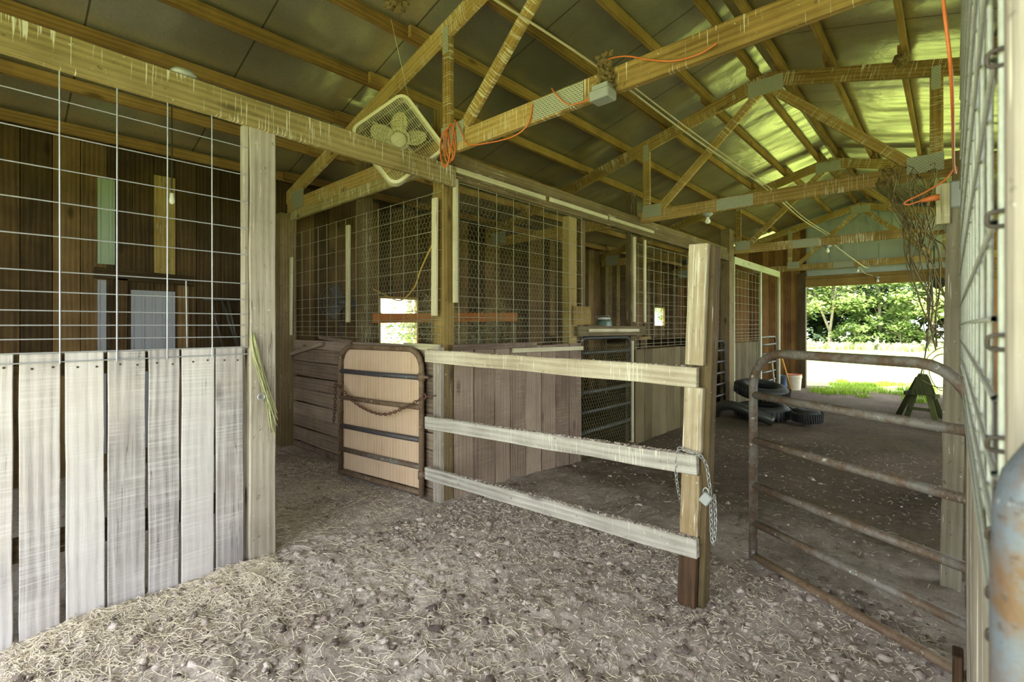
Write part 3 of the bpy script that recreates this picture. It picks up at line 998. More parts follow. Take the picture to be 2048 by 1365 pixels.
# hay twine, eye bolt
mb = MB()
for k in range(26):
    a = R.uniform(-1, 1)
    y0_ = 1.0 + a * 0.008; z0_ = 1.30 + R.uniform(-0.02, 0.02)
    y1_ = 1.065 + R.uniform(-0.012, 0.012); z1_ = 1.02 + R.uniform(-0.03, 0.03)
    y2_ = 1.115 + R.uniform(-0.02, 0.02); z2_ = 0.80 + R.uniform(-0.08, 0.06)
    mb.tube(smooth_path([(WX + 0.018 + R.uniform(0, .014), y0_, z0_), (WX + 0.03 + R.uniform(-.008, .012), 1.02 + a * 0.02, 1.18), (WX + 0.026 + R.uniform(-.01, .012), y1_, z1_), (WX + 0.022 + R.uniform(-.006, .008), y2_, z2_)], 5), 0.0018, 4)
tag(mb.build('baling_twine', 'twine', smooth=True), 'frayed hank of pale twine hanging down the thick cracked post', 'twine')
mb = MB()
mb.tube([(WX + 0.028 + 0, 1.045 + 0.018 * math.cos(a), 0.955 + 0.018 * math.sin(a)) for a in [k * PI / 8 for k in range(16)]], 0.004, 6, False, closed=True)
mb.tube([(WX - 0.01, 1.063, 0.955), (WX + 0.03, 1.063, 0.955)], 0.004, 6)
tag(mb.build('eye_bolt', 'wire', smooth=True), 'small pale eye bolt screwed into the cracked post under the twine', 'bolt')

# ------------------------------------------------------------------ outer posts and stall side panel
post('wall_post', (OX + 0.002, 2.22, -0.1), (OX + 0.14, 2.40, 2.62), 'brown post against the outer wall at the end of the alley', 'dark_post')
SY = 2.36
t = thing('stall_partition', (-4.2, SY, 0), 'stall side of stacked horizontal boards with wire above, behind the plywood gate', 'stall side')
mb = MB()
zed = [-0.05, 0.075, 0.235, 0.385, 0.515, 0.665, 0.80, 0.965, 1.105, 1.205]
for a, b in zip(zed, zed[1:]):
    mb.plank((OX + 0.145, SY + 0.012, (a + b) / 2 + R.uniform(-.006, .006)), (-2.905, SY + 0.012, (a + b) / 2 + R.uniform(-.006, .006)), b - a - R.uniform(0.003, 0.012), 0.024, (0, 0, 1), 12, 0.004)
mb.build('board_siding', 'brown_plank', t, bevel=0.003)
grid_panel('y', SY - 0.004, OX + 0.145, -2.88, 1.25, [z for z in PZ if z < 1.2], 0.1905, 0.0026, off=0.03).build('wire_grid', 'wire_old', t, smooth=True)
hex_wire('y', SY + 0.012, -4.08, -2.92, 1.23, 2.40).build('chicken_wire_mesh', 'chicken', t)
for (xa, za, xb, zb, w) in ((-2.897, 2.333, -2.905, 1.43, 0.055), (-4.2, 2.309, -4.205, 1.388, 0.055), (-5.46, 2.126, -5.475, 1.25, 0.05)):
    b_ = MB(); b_.board((xa - 0.03, SY - 0.03, za), (xb - 0.03, SY - 0.03, zb), w, 0.025, (1, 0, 0)); b_.build('batten', 'batten', t, bevel=0.003)
b_ = MB(); b_.board((-5.60, SY - 0.025, 1.02), (-4.75, SY - 0.025, 1.172), 0.04, 0.03); b_.build('batten', 'brown_plank', t, bevel=0.003)
b_ = MB(); b_.board((-4.83, SY - 0.02, 1.238), (-4.2, SY - 0.02, 1.20), 0.035, 0.03); b_.build('batten', 'brown_plank', t, bevel=0.003)
b_ = MB(); b_.board((OX + 0.14, SY - 0.01, 2.595), (-2.95, SY - 0.01, 2.595), 0.10, 0.04); b_.build('top_board', 'beam', t, bevel=0.003)
b_ = MB(); b_.board((-3.35, SY - 0.012, 1.19), (-2.9, SY - 0.012, 1.185), 0.05, 0.03); b_.build('ledge', 'batten', t, bevel=0.003)

post('stall_post', (-4.20, SY + 0.03, -0.05), (-4.06, SY + 0.13, 3.30), 'post behind the middle of the stall side wire, rising to the roof', 'dark_post')
post('corner_post', (-3.03, SY + 0.03, -0.05), (-2.907, SY + 0.15, 3.06), 'golden corner post beneath the coiled orange cord', 'gold_post')
cp_ = [o for o in bpy.data.objects if o.name == 'corner_post'][0]
mb = MB(); mb.box((-2.906, SY + 0.032, 0.0), (-2.886, SY + 0.118, 1.12)); mb.build('scuffed_face', 'dark_post', cp_, bevel=0.002)
mb = MB()
mb.box((-2.978, SY - 0.012, -0.02), (-2.89, SY + 0.03, 1.19))
tag(mb.build('gate_post', 'post', bevel=0.004), 'pale hinge post between the plywood gate and the rail fence', 'post')

# ------------------------------------------------------------------ stall fronts along the aisle
def stall_front(label, ya, yb, mat, ztop_, grid, mesh, zfoot=-0.16, step=0.2135):
    t = thing('stall_partition', (WX, (ya + yb) / 2, -0.1), label, 'stall front', None)
    mb = MB()
    y = ya
    n = max(2, round((yb - ya) / 0.225))
    eds = [ya + (yb - ya) * k / n + (R.uniform(-.02, .02) if 0 < k < n else 0) for k in range(n + 1)]
    for a, b in zip(eds, eds[1:]):
        mb.plank((WX - 0.012, (a + b) / 2, zfoot + 0.1 * (1 - sstep(2.4, 4.5, a))), (WX - 0.012, (a + b) / 2, ztop_ + R.uniform(-.004, .004)), b - a - R.uniform(0.004, 0.01), 0.024, (0, 1, 0), 10, 0.004)
    mb.build('plank_siding', mat, t, bevel=0.003)
    if grid:
        zz = [z for z in PZ if z < 2.5 - ztop_]
        grid_panel('x', WX + 0.004, ya - 0.02, yb + 0.02, ztop_ + 0.03, zz, step, 0.0026, off=0.06).build('wire_grid', grid, t, smooth=True)
    if mesh:
        hex_wire('x', WX - 0.016, ya, yb, ztop_ - 0.02, 2.5).build('chicken_wire_mesh', 'chicken', t)
    return t
s1 = stall_front('brown plank stall front behind the rail fence, netted above', 2.485, 4.24, 'brown_plank', 1.17, 'wire_old', True)
for (p, q, w) in (((2.457, 1.185), (3.475, 1.18), 0.045), ((3.15, 1.135), (4.24, 1.12), 0.04)):
    b_ = MB(); b_.board((WX + 0.014, p[0], p[1]), (WX + 0.014, q[0], q[1]), w, 0.022); b_.build('batten', 'brown_plank' if w > .042 else 'batten', s1, bevel=0.003)
b_ = MB(); b_.board((WX + 0.016, 2.482, 2.50), (WX + 0.016, 2.482, 1.534), 0.04, 0.025, (0, 1, 0)); b_.build('batten', 'batten', s1, bevel=0.003)
s2 = stall_front('olive plank stall front just past the black wire gate', 5.42, 7.86, 'olive_plank', 1.06, 'wire_old', False)
for yy in (5.353, 5.626):
    b_ = MB(); b_.board((WX + 0.014, yy, 2.44), (WX + 0.014, yy, 1.40), 0.05, 0.022, (0, 1, 0)); b_.build('batten', 'batten', s2, bevel=0.003)
s3 = stall_front('short greenish plank stall front under the pale top board', 8.97, 10.62, 'olive_plank', 1.05, 'wire_old', False)
b_ = MB(); b_.board((WX + 0.014, 10.62, 2.46), (WX + 0.014, 10.62, -0.1), 0.07, 0.03, (0, 1, 0)); b_.build('batten', 'white_board', s3, bevel=0.003)
b_ = MB(); b_.board((WX + 0.014, 8.99, 2.46), (WX + 0.014, 8.99, -0.1), 0.04, 0.03, (0, 1, 0)); b_.build('batten', 'white_board', s3, bevel=0.003)

# top beam of the stall fronts with its nailed strips
t = thing('stall_beam', (WX, 5.7, 2.5), 'dark streaked stall-front top beam with pale strips nailed along it', 'beam')
mb = MB(); mb.board((WX + 0.0, 2.475, 2.555), (WX + 0.0, 8.71, 2.555), 0.13, 0.036); mb.build('lower_board', 'dark_post', t, bevel=0.003)
mb = MB()
mb.plank((WX - 0.03, 2.475, 2.66), (WX - 0.03, 8.71, 2.66), 0.10, 0.05, (0, 0, 1), 40, 0.006)
mb.build('upper_board', 'dark_post', t, bevel=0.003)
for a, b in ((2.47, 3.582), (3.651, 4.703), (4.734, 5.825)):
    mb = MB(); mb.board((WX + 0.032, a, 2.566), (WX + 0.032, b, 2.562), 0.042, 0.024); mb.build('strip', 'batten', t, bevel=0.004)
mb = MB(); mb.board((WX + 0.0, 9.02, 2.53), (WX + 0.0, 12.1, 2.515), 0.13, 0.036)
tag(mb.build('top_board', 'white_board', bevel=0.003), 'pale greenish top board running from the third truss to the slim pole', 'board')
mb = MB(); mb.board((WX + 0.0, 12.07, -0.12), (WX + 0.0, 12.07, 2.45), 0.06, 0.04, (0, 1, 0))
tag(mb.build('slim_post', 'white_board', bevel=0.003), 'slim pale pole at the end of the top board near the buckets', 'post')

post('stall_post', (WX - 0.12, 4.06, -0.15), (WX - 0.03, 4.20, 2.49), 'golden post at the near edge of the black wire gate', 'gold_post')
post('stall_post', (WX - 0.12, 4.28, 1.40), (WX - 0.03, 4.36, 2.49), 'narrow upright beside the golden post, above the black wire gate', 'dark_post')
post('stall_post', (WX - 0.13, 5.40, -0.15), (WX - 0.057, 5.56, 3.02), 'brown post at the far edge of the black wire gate', 'dark_post')
post('stall_post', (WX - 0.13, 8.72, -0.15), (WX + 0.03, 8.94, 3.05), 'dark post under the third truss, rising above the stall beam', 'dark_post')
post('stall_post', (WX - 0.13, 7.86, -0.15), (WX - 0.02, 7.98, 2.49), 'shadowed post between the olive stall front and its dark gate', 'dark_post')
for k, yy in enumerate((4.6, 7.5, 9.05, 11.0)):
    post('wall_post', (OX, yy, -0.1), (OX + 0.12, yy + 0.13, 2.84), 'post against the outer wall inside the stalls, %s past the window hole' % ('first', 'second', 'third', 'fourth')[k], 'dark_post')
for k, yy in enumerate(TY[1:]):
    post('aisle_post', (0.0, yy - 0.16, -0.12), (0.14, yy - 0.022, 2.8), 'post across the aisle from the stalls, carrying the %s truss' % ('second', 'third', 'last')[k], 'dark_post')

# divider between the second and third stalls
t = thing('stall_divider', (-4.2, 9.12, 0), 'low board divider with wire, far back between the stalls', 'stall side')
mb = MB()
for k in range(7):
    mb.board((OX + 0.01, 9.12, 0.02 + 0.17 * k), (WX - 0.16, 9.12, 0.02 + 0.17 * k), 0.16, 0.024)
mb.build('board_siding', 'dark_plank', t)
grid_panel('y', 9.10, OX + 0.02, WX - 0.16, 1.13, PZ, 0.2, 0.003).build('wire_grid', 'wire_old', t)

# door header, patch board
mb = MB(); mb.board((WX + 0.016, 4.15, 1.30), (WX + 0.016, 5.61, 1.295), 0.11, 0.03)
o = tag(mb.build('gate_lintel', 'olive_plank', bevel=0.004), 'short lintel board directly over the black wire gate', 'board')
mb = MB(); mb.board((WX + 0.04, 4.32, 1.305), (WX + 0.04, 5.42, 1.30), 0.035, 0.018); mb.build('strip', 'batten', o, bevel=0.003)
mb = MB(); mb.board((WX - 0.015, 4.27, 1.366), (WX - 0.015, 4.27, 1.561), 0.33, 0.012, (0, 1, 0))
o = tag(mb.build('plywood_square', 'gold_post'), 'small square of plywood nailed to the posts over the black gate', 'board')

# ------------------------------------------------------------------ pipe gates
def gate_frame(mb, w, z0, z1, r, rad):
    """Outer tube in local xz, hinge at x=0, round top corners."""
    pts = [(0, 0, z0)]
    pts += [(rad - rad * math.cos(a), 0, z1 - rad + rad * math.sin(a)) for a in [k * PI / 12 for k in range(7)]]
    pts += [(w - rad + rad * math.sin(a), 0, z1 - rad + rad * math.cos(a)) for a in [k * PI / 12 for k in range(7)]]
    pts += [(w, 0, z0)]
    mb.tube(pts, r, 12)

def pipe_gate(label, hinge, other, z0, z1, rails, mat_f, mat_r, r=0.022, rr=0.019, rad=0.14, group=None):
    h, o_ = V((*hinge, 0)), V((*other, 0))
    t = thing('pipe_gate', (*hinge, 0), label, 'gate', group)
    d = o_ - h
    W = d.length
    t.rotation_euler = (0, 0, math.atan2(d.y, d.x))
    def put(mb, nm, mat, sm=True):
        ob = mb.build(nm, mat, smooth=sm)
        ob.parent = t
        return ob
    f = MB(); gate_frame(f, W, z0, z1, r, rad); put(f, 'frame', mat_f)
    for k, z in enumerate(rails):
        a = MB(); a.tube([(0, 0, z), (W * 0.5, 0, z - 0.004), (W, 0, z)], rr, 12)
        put(a, 'rail', mat_r[k % len(mat_r)])
    return t, put, W

# aisle gate standing ajar
g1, put, W = pipe_gate('rusty open five-rail gate standing ajar across the aisle', (0.062, 2.42), (-0.823, 2.905), 0.05, 1.205,
                       (0.966, 0.714, 0.462, 0.252, 0.066), 'pipe', ['pipe', 'pipe', 'pipe', 'pipe', 'pipe_rust'], 0.023, 0.021, 0.19)
hb = MB(); hb.tube([(-0.0, 0, 0.90), (-0.0, 0, 0.99)], 0.028, 10); put(hb, 'hinge', 'dark_metal')
hb = MB(); hb.tube([(-0.0, 0, 0.32), (-0.0, 0, 0.40)], 0.028, 10); put(hb, 'hinge', 'dark_metal')

# plywood backed gate
g2, put, W = pipe_gate('pipe gate backed with plywood, its chain hanging across', (-3.055, 2.30), (-4.06, 2.16), 0.03, 1.17,
                       (0.95, 0.715, 0.46, 0.25, 0.05), 'pipe_rust', ['pipe_dark', 'pipe_rust', 'pipe_dark', 'pipe', 'pipe_rust'], 0.023, 0.021, 0.15)
pl = MB()
pp = [(0.02, -0.034, 0.07), (0.02, -0.034, 1.02)] + [(0.15 - 0.13 * math.cos(a), -0.034, 1.02 + 0.13 * math.sin(a)) for a in [k * PI / 12 for k in range(1, 7)]]
pp += [(W - 0.15 + 0.13 * math.sin(a), -0.034, 1.02 + 0.13 * math.cos(a)) for a in [k * PI / 12 for k in range(7)]] + [(W - 0.02, -0.034, 0.07)]
n_ = len(pp)
for yo, rev in ((0.0, False), (0.012, True)):
    P = [(x, y + yo, z) for x, y, z in pp]
    uv = [(p[2], p[0]) for p in P]
    pl.face(P[::-1] if rev else P, (0.5, 0.5, 0.5), uv[::-1] if rev else uv)
for k in range(n_):
    a, b = pp[k], pp[(k + 1) % n_]
    pl.face([a, (a[0], a[1] + .012, a[2]), (b[0], b[1] + .012, b[2]), b], (0.5, 0.5, 0.5))
put(pl, 'plywood_panel', 'ply', False)
for z in (0.955, 0.19):
    hb = MB(); hb.tube([(-0.0, 0, z - 0.03), (-0.0, 0, z + 0.03)], 0.029, 10)
    hb.tube([(-0.0, 0, z), (-0.075, 0.0, z)], 0.011, 8)
    put(hb, 'hinge', 'pipe_rust')

# black gates in the aisle
def black_gate(label, ya, yb, x, top, mesh):
    g, put, W = pipe_gate(label, (x, ya), (x, yb), -0.06, top, [top - 0.16 - k * (top - 0.1) / 5.2 for k in range(5)], 'pipe_black', ['pipe_black'], 0.02, 0.02, 0.12)
    if mesh:
        m = hex_wire('y', -0.03, 0.02, W - 0.02, -0.05, top - 0.03, 0.026, 0.0012)
        put(m, 'chicken_wire_mesh', 'chicken', False)
    return g, put, W
g3, put, W = black_gate('black netted pipe gate in the plank stall front', 4.27, 5.38, WX - 0.06, 1.22, True)
s_ = MB(); s_.board((W + 0.01, -0.02, -0.09), (W + 0.01, -0.02, 1.17), 0.03, 0.04, (1, 0, 0)); put(s_, 'edge_batten', 'batten', False)
black_gate('dark pipe gate in the gap before the third truss post', 7.99, 8.70, WX - 0.05, 1.10, False)
black_gate('dark pipe gate past the greenish planks, near the slim pole', 10.68, 11.98, WX - 0.05, 1.12, False)
mb = MB(); mb.board((WX - 0.02, 4.22, -0.10), (WX - 0.02, 5.42, -0.11), 0.06, 0.10)
tag(mb.build('sill_board', 'olive_plank', bevel=0.004), 'worn board lying along the foot of the black netted gate', 'board')

# near gate at the camera's side
t = thing('pipe_gate', (0.046, 0.545, 0), 'blurred galvanised gate pipe with rust patches, beside the stapled post', 'gate')
mb = MB()
dirg = V((0.995, -0.10, 0))
c0 = V((0.046, 0.545, 0))
pts = [c0 + V((0, 0, 0.05)), c0 + V((0, 0, 0.5)), c0 + V((0, 0, 1.15))]
for k in range(1, 10):
    a = k * PI / 18
    wr = 0
    pts.append(c0 + dirg * (0.12 * (1 - math.cos(a))) + V((0, 0, 1.185 + 0.125 * math.sin(a))))
pts.append(c0 + dirg * 0.6 + V((0, 0, 1.31)))
pts.append(c0 + dirg * 1.2 + V((0, 0, 1.31)))
mb.tube(pts, [0.0245, 0.0245, 0.0245, 0.0245, 0.026, 0.0242, 0.026, 0.0242, 0.026, 0.0242, 0.025, 0.0245, 0.0245, 0.0245], 18)
mb.build('frame', 'pipe_near', t, smooth=True)
for z in (0.95, 0.7, 0.45, 0.22):
    mb = MB(); mb.tube([c0 + V((0, 0, z)), c0 + dirg * 1.2 + V((0, 0, z))], 0.019, 10); mb.build('rail', 'pipe_near', t, smooth=True)

# ------------------------------------------------------------------ opposite stall front, seen edge-on
t = thing('stall_partition', (0.04, 2.0, 0), 'pale edge-on plank stall front with crusted wire grid, across the aisle', 'stall front')
mb = MB()
yy = 0.74
while yy < 2.15:
    mb.plank((0.050, yy + 0.1, -0.02), (0.050, yy + 0.1, 1.10 + R.uniform(-.01, .01)), 0.19, 0.026, (0, 1, 0), 8, 0.004)
    yy += 0.2
mb.build('plank_siding', 'post', t, bevel=0.003)
gp = grid_panel('x', 0.0295, 0.64, 3.33, 1.06, PZ + [1.435, 1.585], 0.2, 0.0033, off=0.0)
gp.build('wire_grid', 'wire_rusty', t, smooth=True)
mb = MB(); mb.board((0.06, 0.70, 2.70), (0.06, 3.4, 2.70), 0.14, 0.04); mb.build('top_board', 'dark_post', t)
mb = MB(); mb.plank((0.086, 0.65, -0.02), (0.086, 0.65, 2.75), 0.1, 0.1, (0, 1, 0), 16, 0.003)
p = tag(mb.build('stapled_post', 'post', bevel=0.004), 'close whitish post with fence staples holding thick wires', 'post')
for z in (1.06, 1.10, 1.155, 1.24, 1.335, 1.45, 1.60, 1.75, 1.9):
    s_ = MB()
    s_.tube(smooth_path([(0.040, 0.634, z + 0.007), (0.0265, 0.634, z + 0.006), (0.0245, 0.636, z), (0.0265, 0.638, z - 0.006), (0.040, 0.638, z - 0.007)], 3), 0.0022, 6)
    s_.build('staple', 'dark_metal', p, smooth=True)
mb = MB(); mb.plank((-0.005, 3.42, -0.1), (0.020, 3.42, 1.97), 0.085, 0.09, (1, 0, 0), 14, 0.004)
tag(mb.build('gate_post', 'aged_post', bevel=0.004), 'leaning grey post just beyond the ajar gate, wrapped with dry vine', 'post')
mb = MB(); mb.box((0.0, 2.28, -0.05), (0.03, 2.36, 0.20))
tag(mb.build('kick_board', 'foot_wood', bevel=0.004), 'short damp board stub at the foot of the ajar gate hinge', 'board')

# ------------------------------------------------------------------ rail fence
FY = 2.30
t = thing('rail_fence', (-1.9, FY, 0), 'three-rail board fence streaked with droppings, from stall corner to free post', 'fence')
for (za, zb, w) in ((1.125, 1.11, 0.095), (0.62, 0.695, 0.092), (0.235, 0.30, 0.09)):
    mb = MB()
    mb.plank((-2.955, FY - 0.03, za), (-0.885, FY - 0.03, zb), w, 0.036, (0, 0, 1), 14, 0.003)
    rl = mb.build('rail', 'fence' if za > 1 else 'fence_grey', t, bevel=0.003)
    cr = MB()
    for k in range(420 if za < 1 else 120):
        f = R.random() ** (0.6 if za < 1 else 1)
        xx = -2.94 + 2.03 * f
        q = R.uniform(0.0025, 0.0065)
        cr.ball((xx, FY - 0.03 + R.uniform(-0.016, 0.016), za + (zb - za) * f + w / 2 + q * 0.2), q * 1.3, q, q * 0.8, 0.3, 6, 4)
    cr.build('droppings_crust', 'clod', rl)['kind'] = 'stuff'
px0, px1 = -0.945, -0.885
def pxz(z):
    return px0 + (px1 - px0) * (z / 1.74) + 0.0
mb = MB(); mb.plank((pxz(0) + 0.02, FY + 0.055, -0.02), (pxz(1.73) + 0.02, FY + 0.055, 1.735), 0.09, 0.085, (1, 0, 0), 16, 0.002)
fpost = mb.build('post', 'dark_post', t, bevel=0.004)
for (z0, z1, m) in ((1.165, 1.74, 'fence_post'), (0.745, 1.06, 'fence_post'), (0.35, 0.645, 'fence_post'), (0.0, 0.25, 'foot_wood')):
    mb = MB(); mb.plank((pxz(z0), FY - 0.008, z0), (pxz(z1), FY - 0.008, z1), 0.088, 0.04, (1, 0, 0), 6, 0.002)
    fb = mb.build('face_block', m, fpost, bevel=0.003); fb.matrix_parent_inverse = Matrix.Identity(4)
    fb.matrix_parent_inverse = Matrix.Translation((0, 0, 0))

def chain(pts, link=0.022, r=0.0028, wid=0.008):
    """Interlocking oval links along a polyline."""
    P = [V(p) for p in pts]
    seg = [(P[i + 1] - P[i]).length for i in range(len(P) - 1)]
    L = sum(seg)
    n = max(2, int(L / (link * 1.25)))
    def at(s):
        for i, l in enumerate(seg):
            if s <= l or i == len(seg) - 1:
                return P[i].lerp(P[i + 1], min(1, s / l)), (P[i + 1] - P[i]).normalized()
            s -= l
    mb = MB()
    for k in range(n):
        c, d = at(L * (k + 0.5) / n)
        u = d.cross(V((0.3, 0.9, 0.2))).normalized(); w = d.cross(u)
        if k % 2: u = w
        ring = [c + d * (math.cos(a) * link * 0.86) + u * (math.sin(a) * wid) for a in [q * PI / 6 for q in range(12)]]
        mb.tube(ring, r, 5, False, closed=True)
    return mb
yc = 2.24
cp = smooth_path([(-3.00, 2.265, 0.80), (-3.10, 2.235, 0.745), (-3.35, 2.20, 0.645), (-3.55, 2.175, 0.635), (-3.80, 2.155, 0.69), (-3.99, 2.125, 0.805), (-4.05, 2.115, 0.83), (-4.085, 2.125, 0.82), (-4.10, 2.13, 0.70), (-4.115, 2.13, 0.56), (-4.13, 2.13, 0.47)], 5)
tag(chain(cp, 0.024, 0.0042, 0.011).build('chain', 'chain_rust', smooth=True), 'rusty brown chain slung across the plywood gate', 'chain')
mb = MB()
mb.tube([(-2.965, 2.265 + 0.0, 0.815)] , 0.004) if False else None
mb.tube([(-2.975 + 0.022 * math.cos(a), 2.262, 0.815 + 0.022 * math.sin(a)) for a in [q * PI / 8 for q in range(16)]], 0.005, 6, False, closed=True)
mb.tube([(-2.955, 2.262, 0.815), (-2.93, 2.36, 0.815)], 0.005, 6)
tag(mb.build('eye_bolt', 'chain_rust', smooth=True), 'rusty eye bolt in the hinge post holding the brown chain', 'bolt')

cz = smooth_path([(-0.975, 2.36, 0.35), (-0.985, 2.262, 0.60), (-0.975, 2.255, 0.752), (-0.92, 2.25, 0.757), (-0.875, 2.255, 0.748), (-0.855, 2.29, 0.70), (-0.845, 2.30, 0.62), (-0.838, 2.30, 0.56), (-0.835, 2.30, 0.44), (-0.832, 2.30, 0.35), (-0.822, 2.30, 0.34), (-0.815, 2.30, 0.44), (-0.82, 2.30, 0.56)], 5)
tag(chain(cz, 0.017, 0.0026, 0.007).build('chain', 'chain_zinc', smooth=True), 'bright zinc chain looped round the free fence post', 'chain')
mb = MB()
mb.board((-0.865, 2.275, 0.52), (-0.835, 2.275, 0.565), 0.045, 0.02, (1, 0, 0.4))
pk = tag(mb.build('padlock', 'box', bevel=0.004), 'small padlock hanging in the zinc chain on the fence post', 'padlock')
mb = MB(); mb.tube([(-0.85 + 0.014 * math.cos(a), 2.275, 0.565 + 0.03 * math.sin(a)) for a in [k * PI / 8 for k in range(9)]], 0.0035, 6); mb.build('shackle', 'chain_zinc', pk, smooth=True)

# ------------------------------------------------------------------ box fan
def build_fan():
    nrm = V((0.82, -0.57, -0.05)).normalized()
    side = nrm.cross(V((0, 0, 1))).normalized() * -1      # points to the viewer's right when facing the fan
    side = V((0, 0, 1)).cross(nrm).normalized()
    upv = nrm.cross(side).normalized()
    an = math.radians(-51)
    ex = side * math.cos(an) + upv * math.sin(an)
    ey = -side * math.sin(an) + upv * math.cos(an)
    c = V((-3.052, 2.088, 2.735))
    t = thing('box_fan', c, 'cream box fan tilted on its corner behind the streaked header beam', 'fan')
    def P(x, y, z=0):
        return c + ex * x + ey * y + nrm * z
    hs = 0.255; rc = 0.075; dp = 0.05
    def outline(h, r, n=6):
        pts = []
        for (sx, sy, a0) in ((1, 1, 0), (-1, 1, PI / 2), (-1, -1, PI), (1, -1, 3 * PI / 2)):
            for k in range(n + 1):
                a = a0 + k * PI / 2 / n
                pts.append((sx * (h - r) + r * math.cos(a), sy * (h - r) + r * math.sin(a)))
        return pts
    mb = MB()
    O = outline(hs, rc); I = outline(hs - 0.024, rc - 0.018)
    n = len(O)
    rings = [(O, -dp), (O, dp * 0.8), ([(x * 0.985, y * 0.985) for x, y in O], dp), (I, dp), (I, -dp)]
    for (r1, z1), (r2, z2) in zip(rings, rings[1:] + rings[:1]):
        for k in range(n):
            k2 = (k + 1) % n
            mb.face([P(*r1[k], z1), P(*r1[k2], z1), P(*r2[k2], z2), P(*r2[k], z2)], (0.5, 0.5, 0.5))
    mb.build('housing', 'fan_plastic', t)
    for face, nm in ((1, 'front_grille'), (-1, 'back_grille')):
        g = MB()
        h = hs - 0.022
        z = face * dp * 0.86
        k = -h
        while k <= h:
            lim = h
            e = abs(k) - (h - rc)
            if e > 0: lim = h - rc + math.sqrt(max(0, rc * rc - e * e))
            g.tube([P(-lim, k, z), P(lim, k, z)], 0.0011 if face > 0 else 0.0009, 4, False)
            k += 0.0165 if face > 0 else 0.06
        k = -h * 0.82
        while k <= h * 0.83:
            lim = h
            e = abs(k) - (h - rc)
            if e > 0: lim = h - rc + math.sqrt(max(0, rc * rc - e * e))
            g.tube([P(k, -lim, z + face * 0.003), P(k, lim, z + face * 0.003)], 0.0013, 4, False)
            k += 0.0655
        for rr in (0.07, 0.078):
            g.tube([P(rr * math.cos(a), rr * math.sin(a), z + face * 0.002) for a in [q * PI / 12 for q in range(24)]], 0.002, 4, False, closed=True)
        g.build(nm, 'fan_plastic' if face > 0 else 'fan_dark', t)
    hub = MB()
    hub.lathe([(0.0, 0.036), (0.045, 0.034), (0.058, 0.026), (0.06, -0.03), (0.0, -0.032)], c, 24, nrm)
    hub.build('hub', 'fan_plastic', t, smooth=True)
    for k in range(5):
        a0 = math.radians(100 - 72 * k + 40)
        b = MB()
        N = 9
        ra = [0.05 + 0.165 * i / (N - 1) for i in range(N)]
        wd = [0.05 + 0.075 * math.sin(PI * (0.12 + 0.80 * i / (N - 1))) for i in range(N)]
        rows = []
        for i in range(N):
            row = []
            for j in range(5):
                s_ = (j / 4 - 0.5)
                tw = s_ * wd[i]
                zz = -s_ * 0.045
                d0 = (math.cos(a0), math.sin(a0)); d1 = (-math.sin(a0), math.cos(a0))
                rr = ra[i] - 0.018 * (2 * s_) ** 2 * (i / N)
                row.append(P(d0[0] * rr + d1[0] * tw, d0[1] * rr + d1[1] * tw, zz))
            rows.append(row)
        for i in range(N - 1):
            for j in range(4):
                b.face([rows[i][j], rows[i + 1][j], rows[i + 1][j + 1], rows[i][j + 1]], (0.5, 0.5, 0.5))
        ob = b.build('blade', 'fan_blade', t, smooth=True)
        sm = ob.modifiers.new('thick', 'SOLIDIFY'); sm.thickness = 0.003
    tp = P(0.262, -0.10); 
    kb = MB(); kb.lathe([(0.0, 0.02), (0.014, 0.018), (0.016, 0.0)], P(-0.12, hs, 0.0), 12, ey); kb.build('knob', 'fan_plastic', t, smooth=True)
    return P
FP = build_fan()
mb = MB()
mb.tube([(-2.90, 1.92, 3.50), tuple(FP(-0.20, 0.256, 0))], 0.0022, 4)
tag(mb.build('hanging_string', 'cable', smooth=True), 'thin string running from the roof nest down to the tilted fan', 'string')

# ------------------------------------------------------------------ nests, fixtures, cords
def nest(c, r, label, parent=None):
    mb = MB()
    for k in range(60):
        a = R.uniform(0, 2 * PI); h = R.uniform(-1, 0.5); q = math.sqrt(max(0.05, 1 - h * h * 0.8)) * R.uniform(0.55, 1)
        s = r * R.uniform(0.22, 0.42)
        mb.ball((c[0] + math.cos(a) * q * r * 0.75, c[1] + math.sin(a) * q * r, c[2] + h * r * 0.75), s, s, s * 0.8, 0.25, 6, 4)
    for k in range(40):
        a = R.uniform(0, 2 * PI); d = V((math.cos(a), math.sin(a), R.uniform(-1.2, 0.4)))
        p = V(c) + d * r * 0.7
        mb.tube([p, p + V((R.uniform(-1, 1), R.uniform(-1, 1), R.uniform(-1.5, 0.3))) * r * 0.7], 0.0012, 3)
    return tag(mb.build('bird_nest', 'nest'), label, 'nest', 'mud nests under the roof')
nest((-2.86, 1.93, 3.62), 0.075, 'round mud nest on a purlin up above the box fan')
nest((-1.40, 2.93, 4.02), 0.065, 'small mud nest near the ridge behind the first truss')
nest((-0.32, 5.25, 3.62), 0.06, 'dark mud nest up by the second truss above the vines')

t = thing('light_fixture', (-1.41, 2.31, 2.6), 'grey boxy light fixture caked with nest under the first truss', 'light')
mb = MB(); mb.box((-1.475, 2.24, 2.585), (-1.355, 2.335, 2.64), 0); mb.build('housing', 'box', t, bevel=0.006)
mb = MB(); mb.box((-1.465, 2.25, 2.64), (-1.365, 2.335, 2.67), 0); mb.build('lid', 'box', t, bevel=0.004)
mb = MB()
for k in range(70):
    z = R.uniform(2.66, 2.86); w = 0.03 + 0.03 * abs(math.sin(z * 17))
    mb.ball((-1.42 + R.uniform(-w, w), 2.32 + R.uniform(-0.02, 0.01), z), 0.012, 0.012, 0.012, 0.3, 5, 4)
mb.build('nest_crust', 'nest', t)

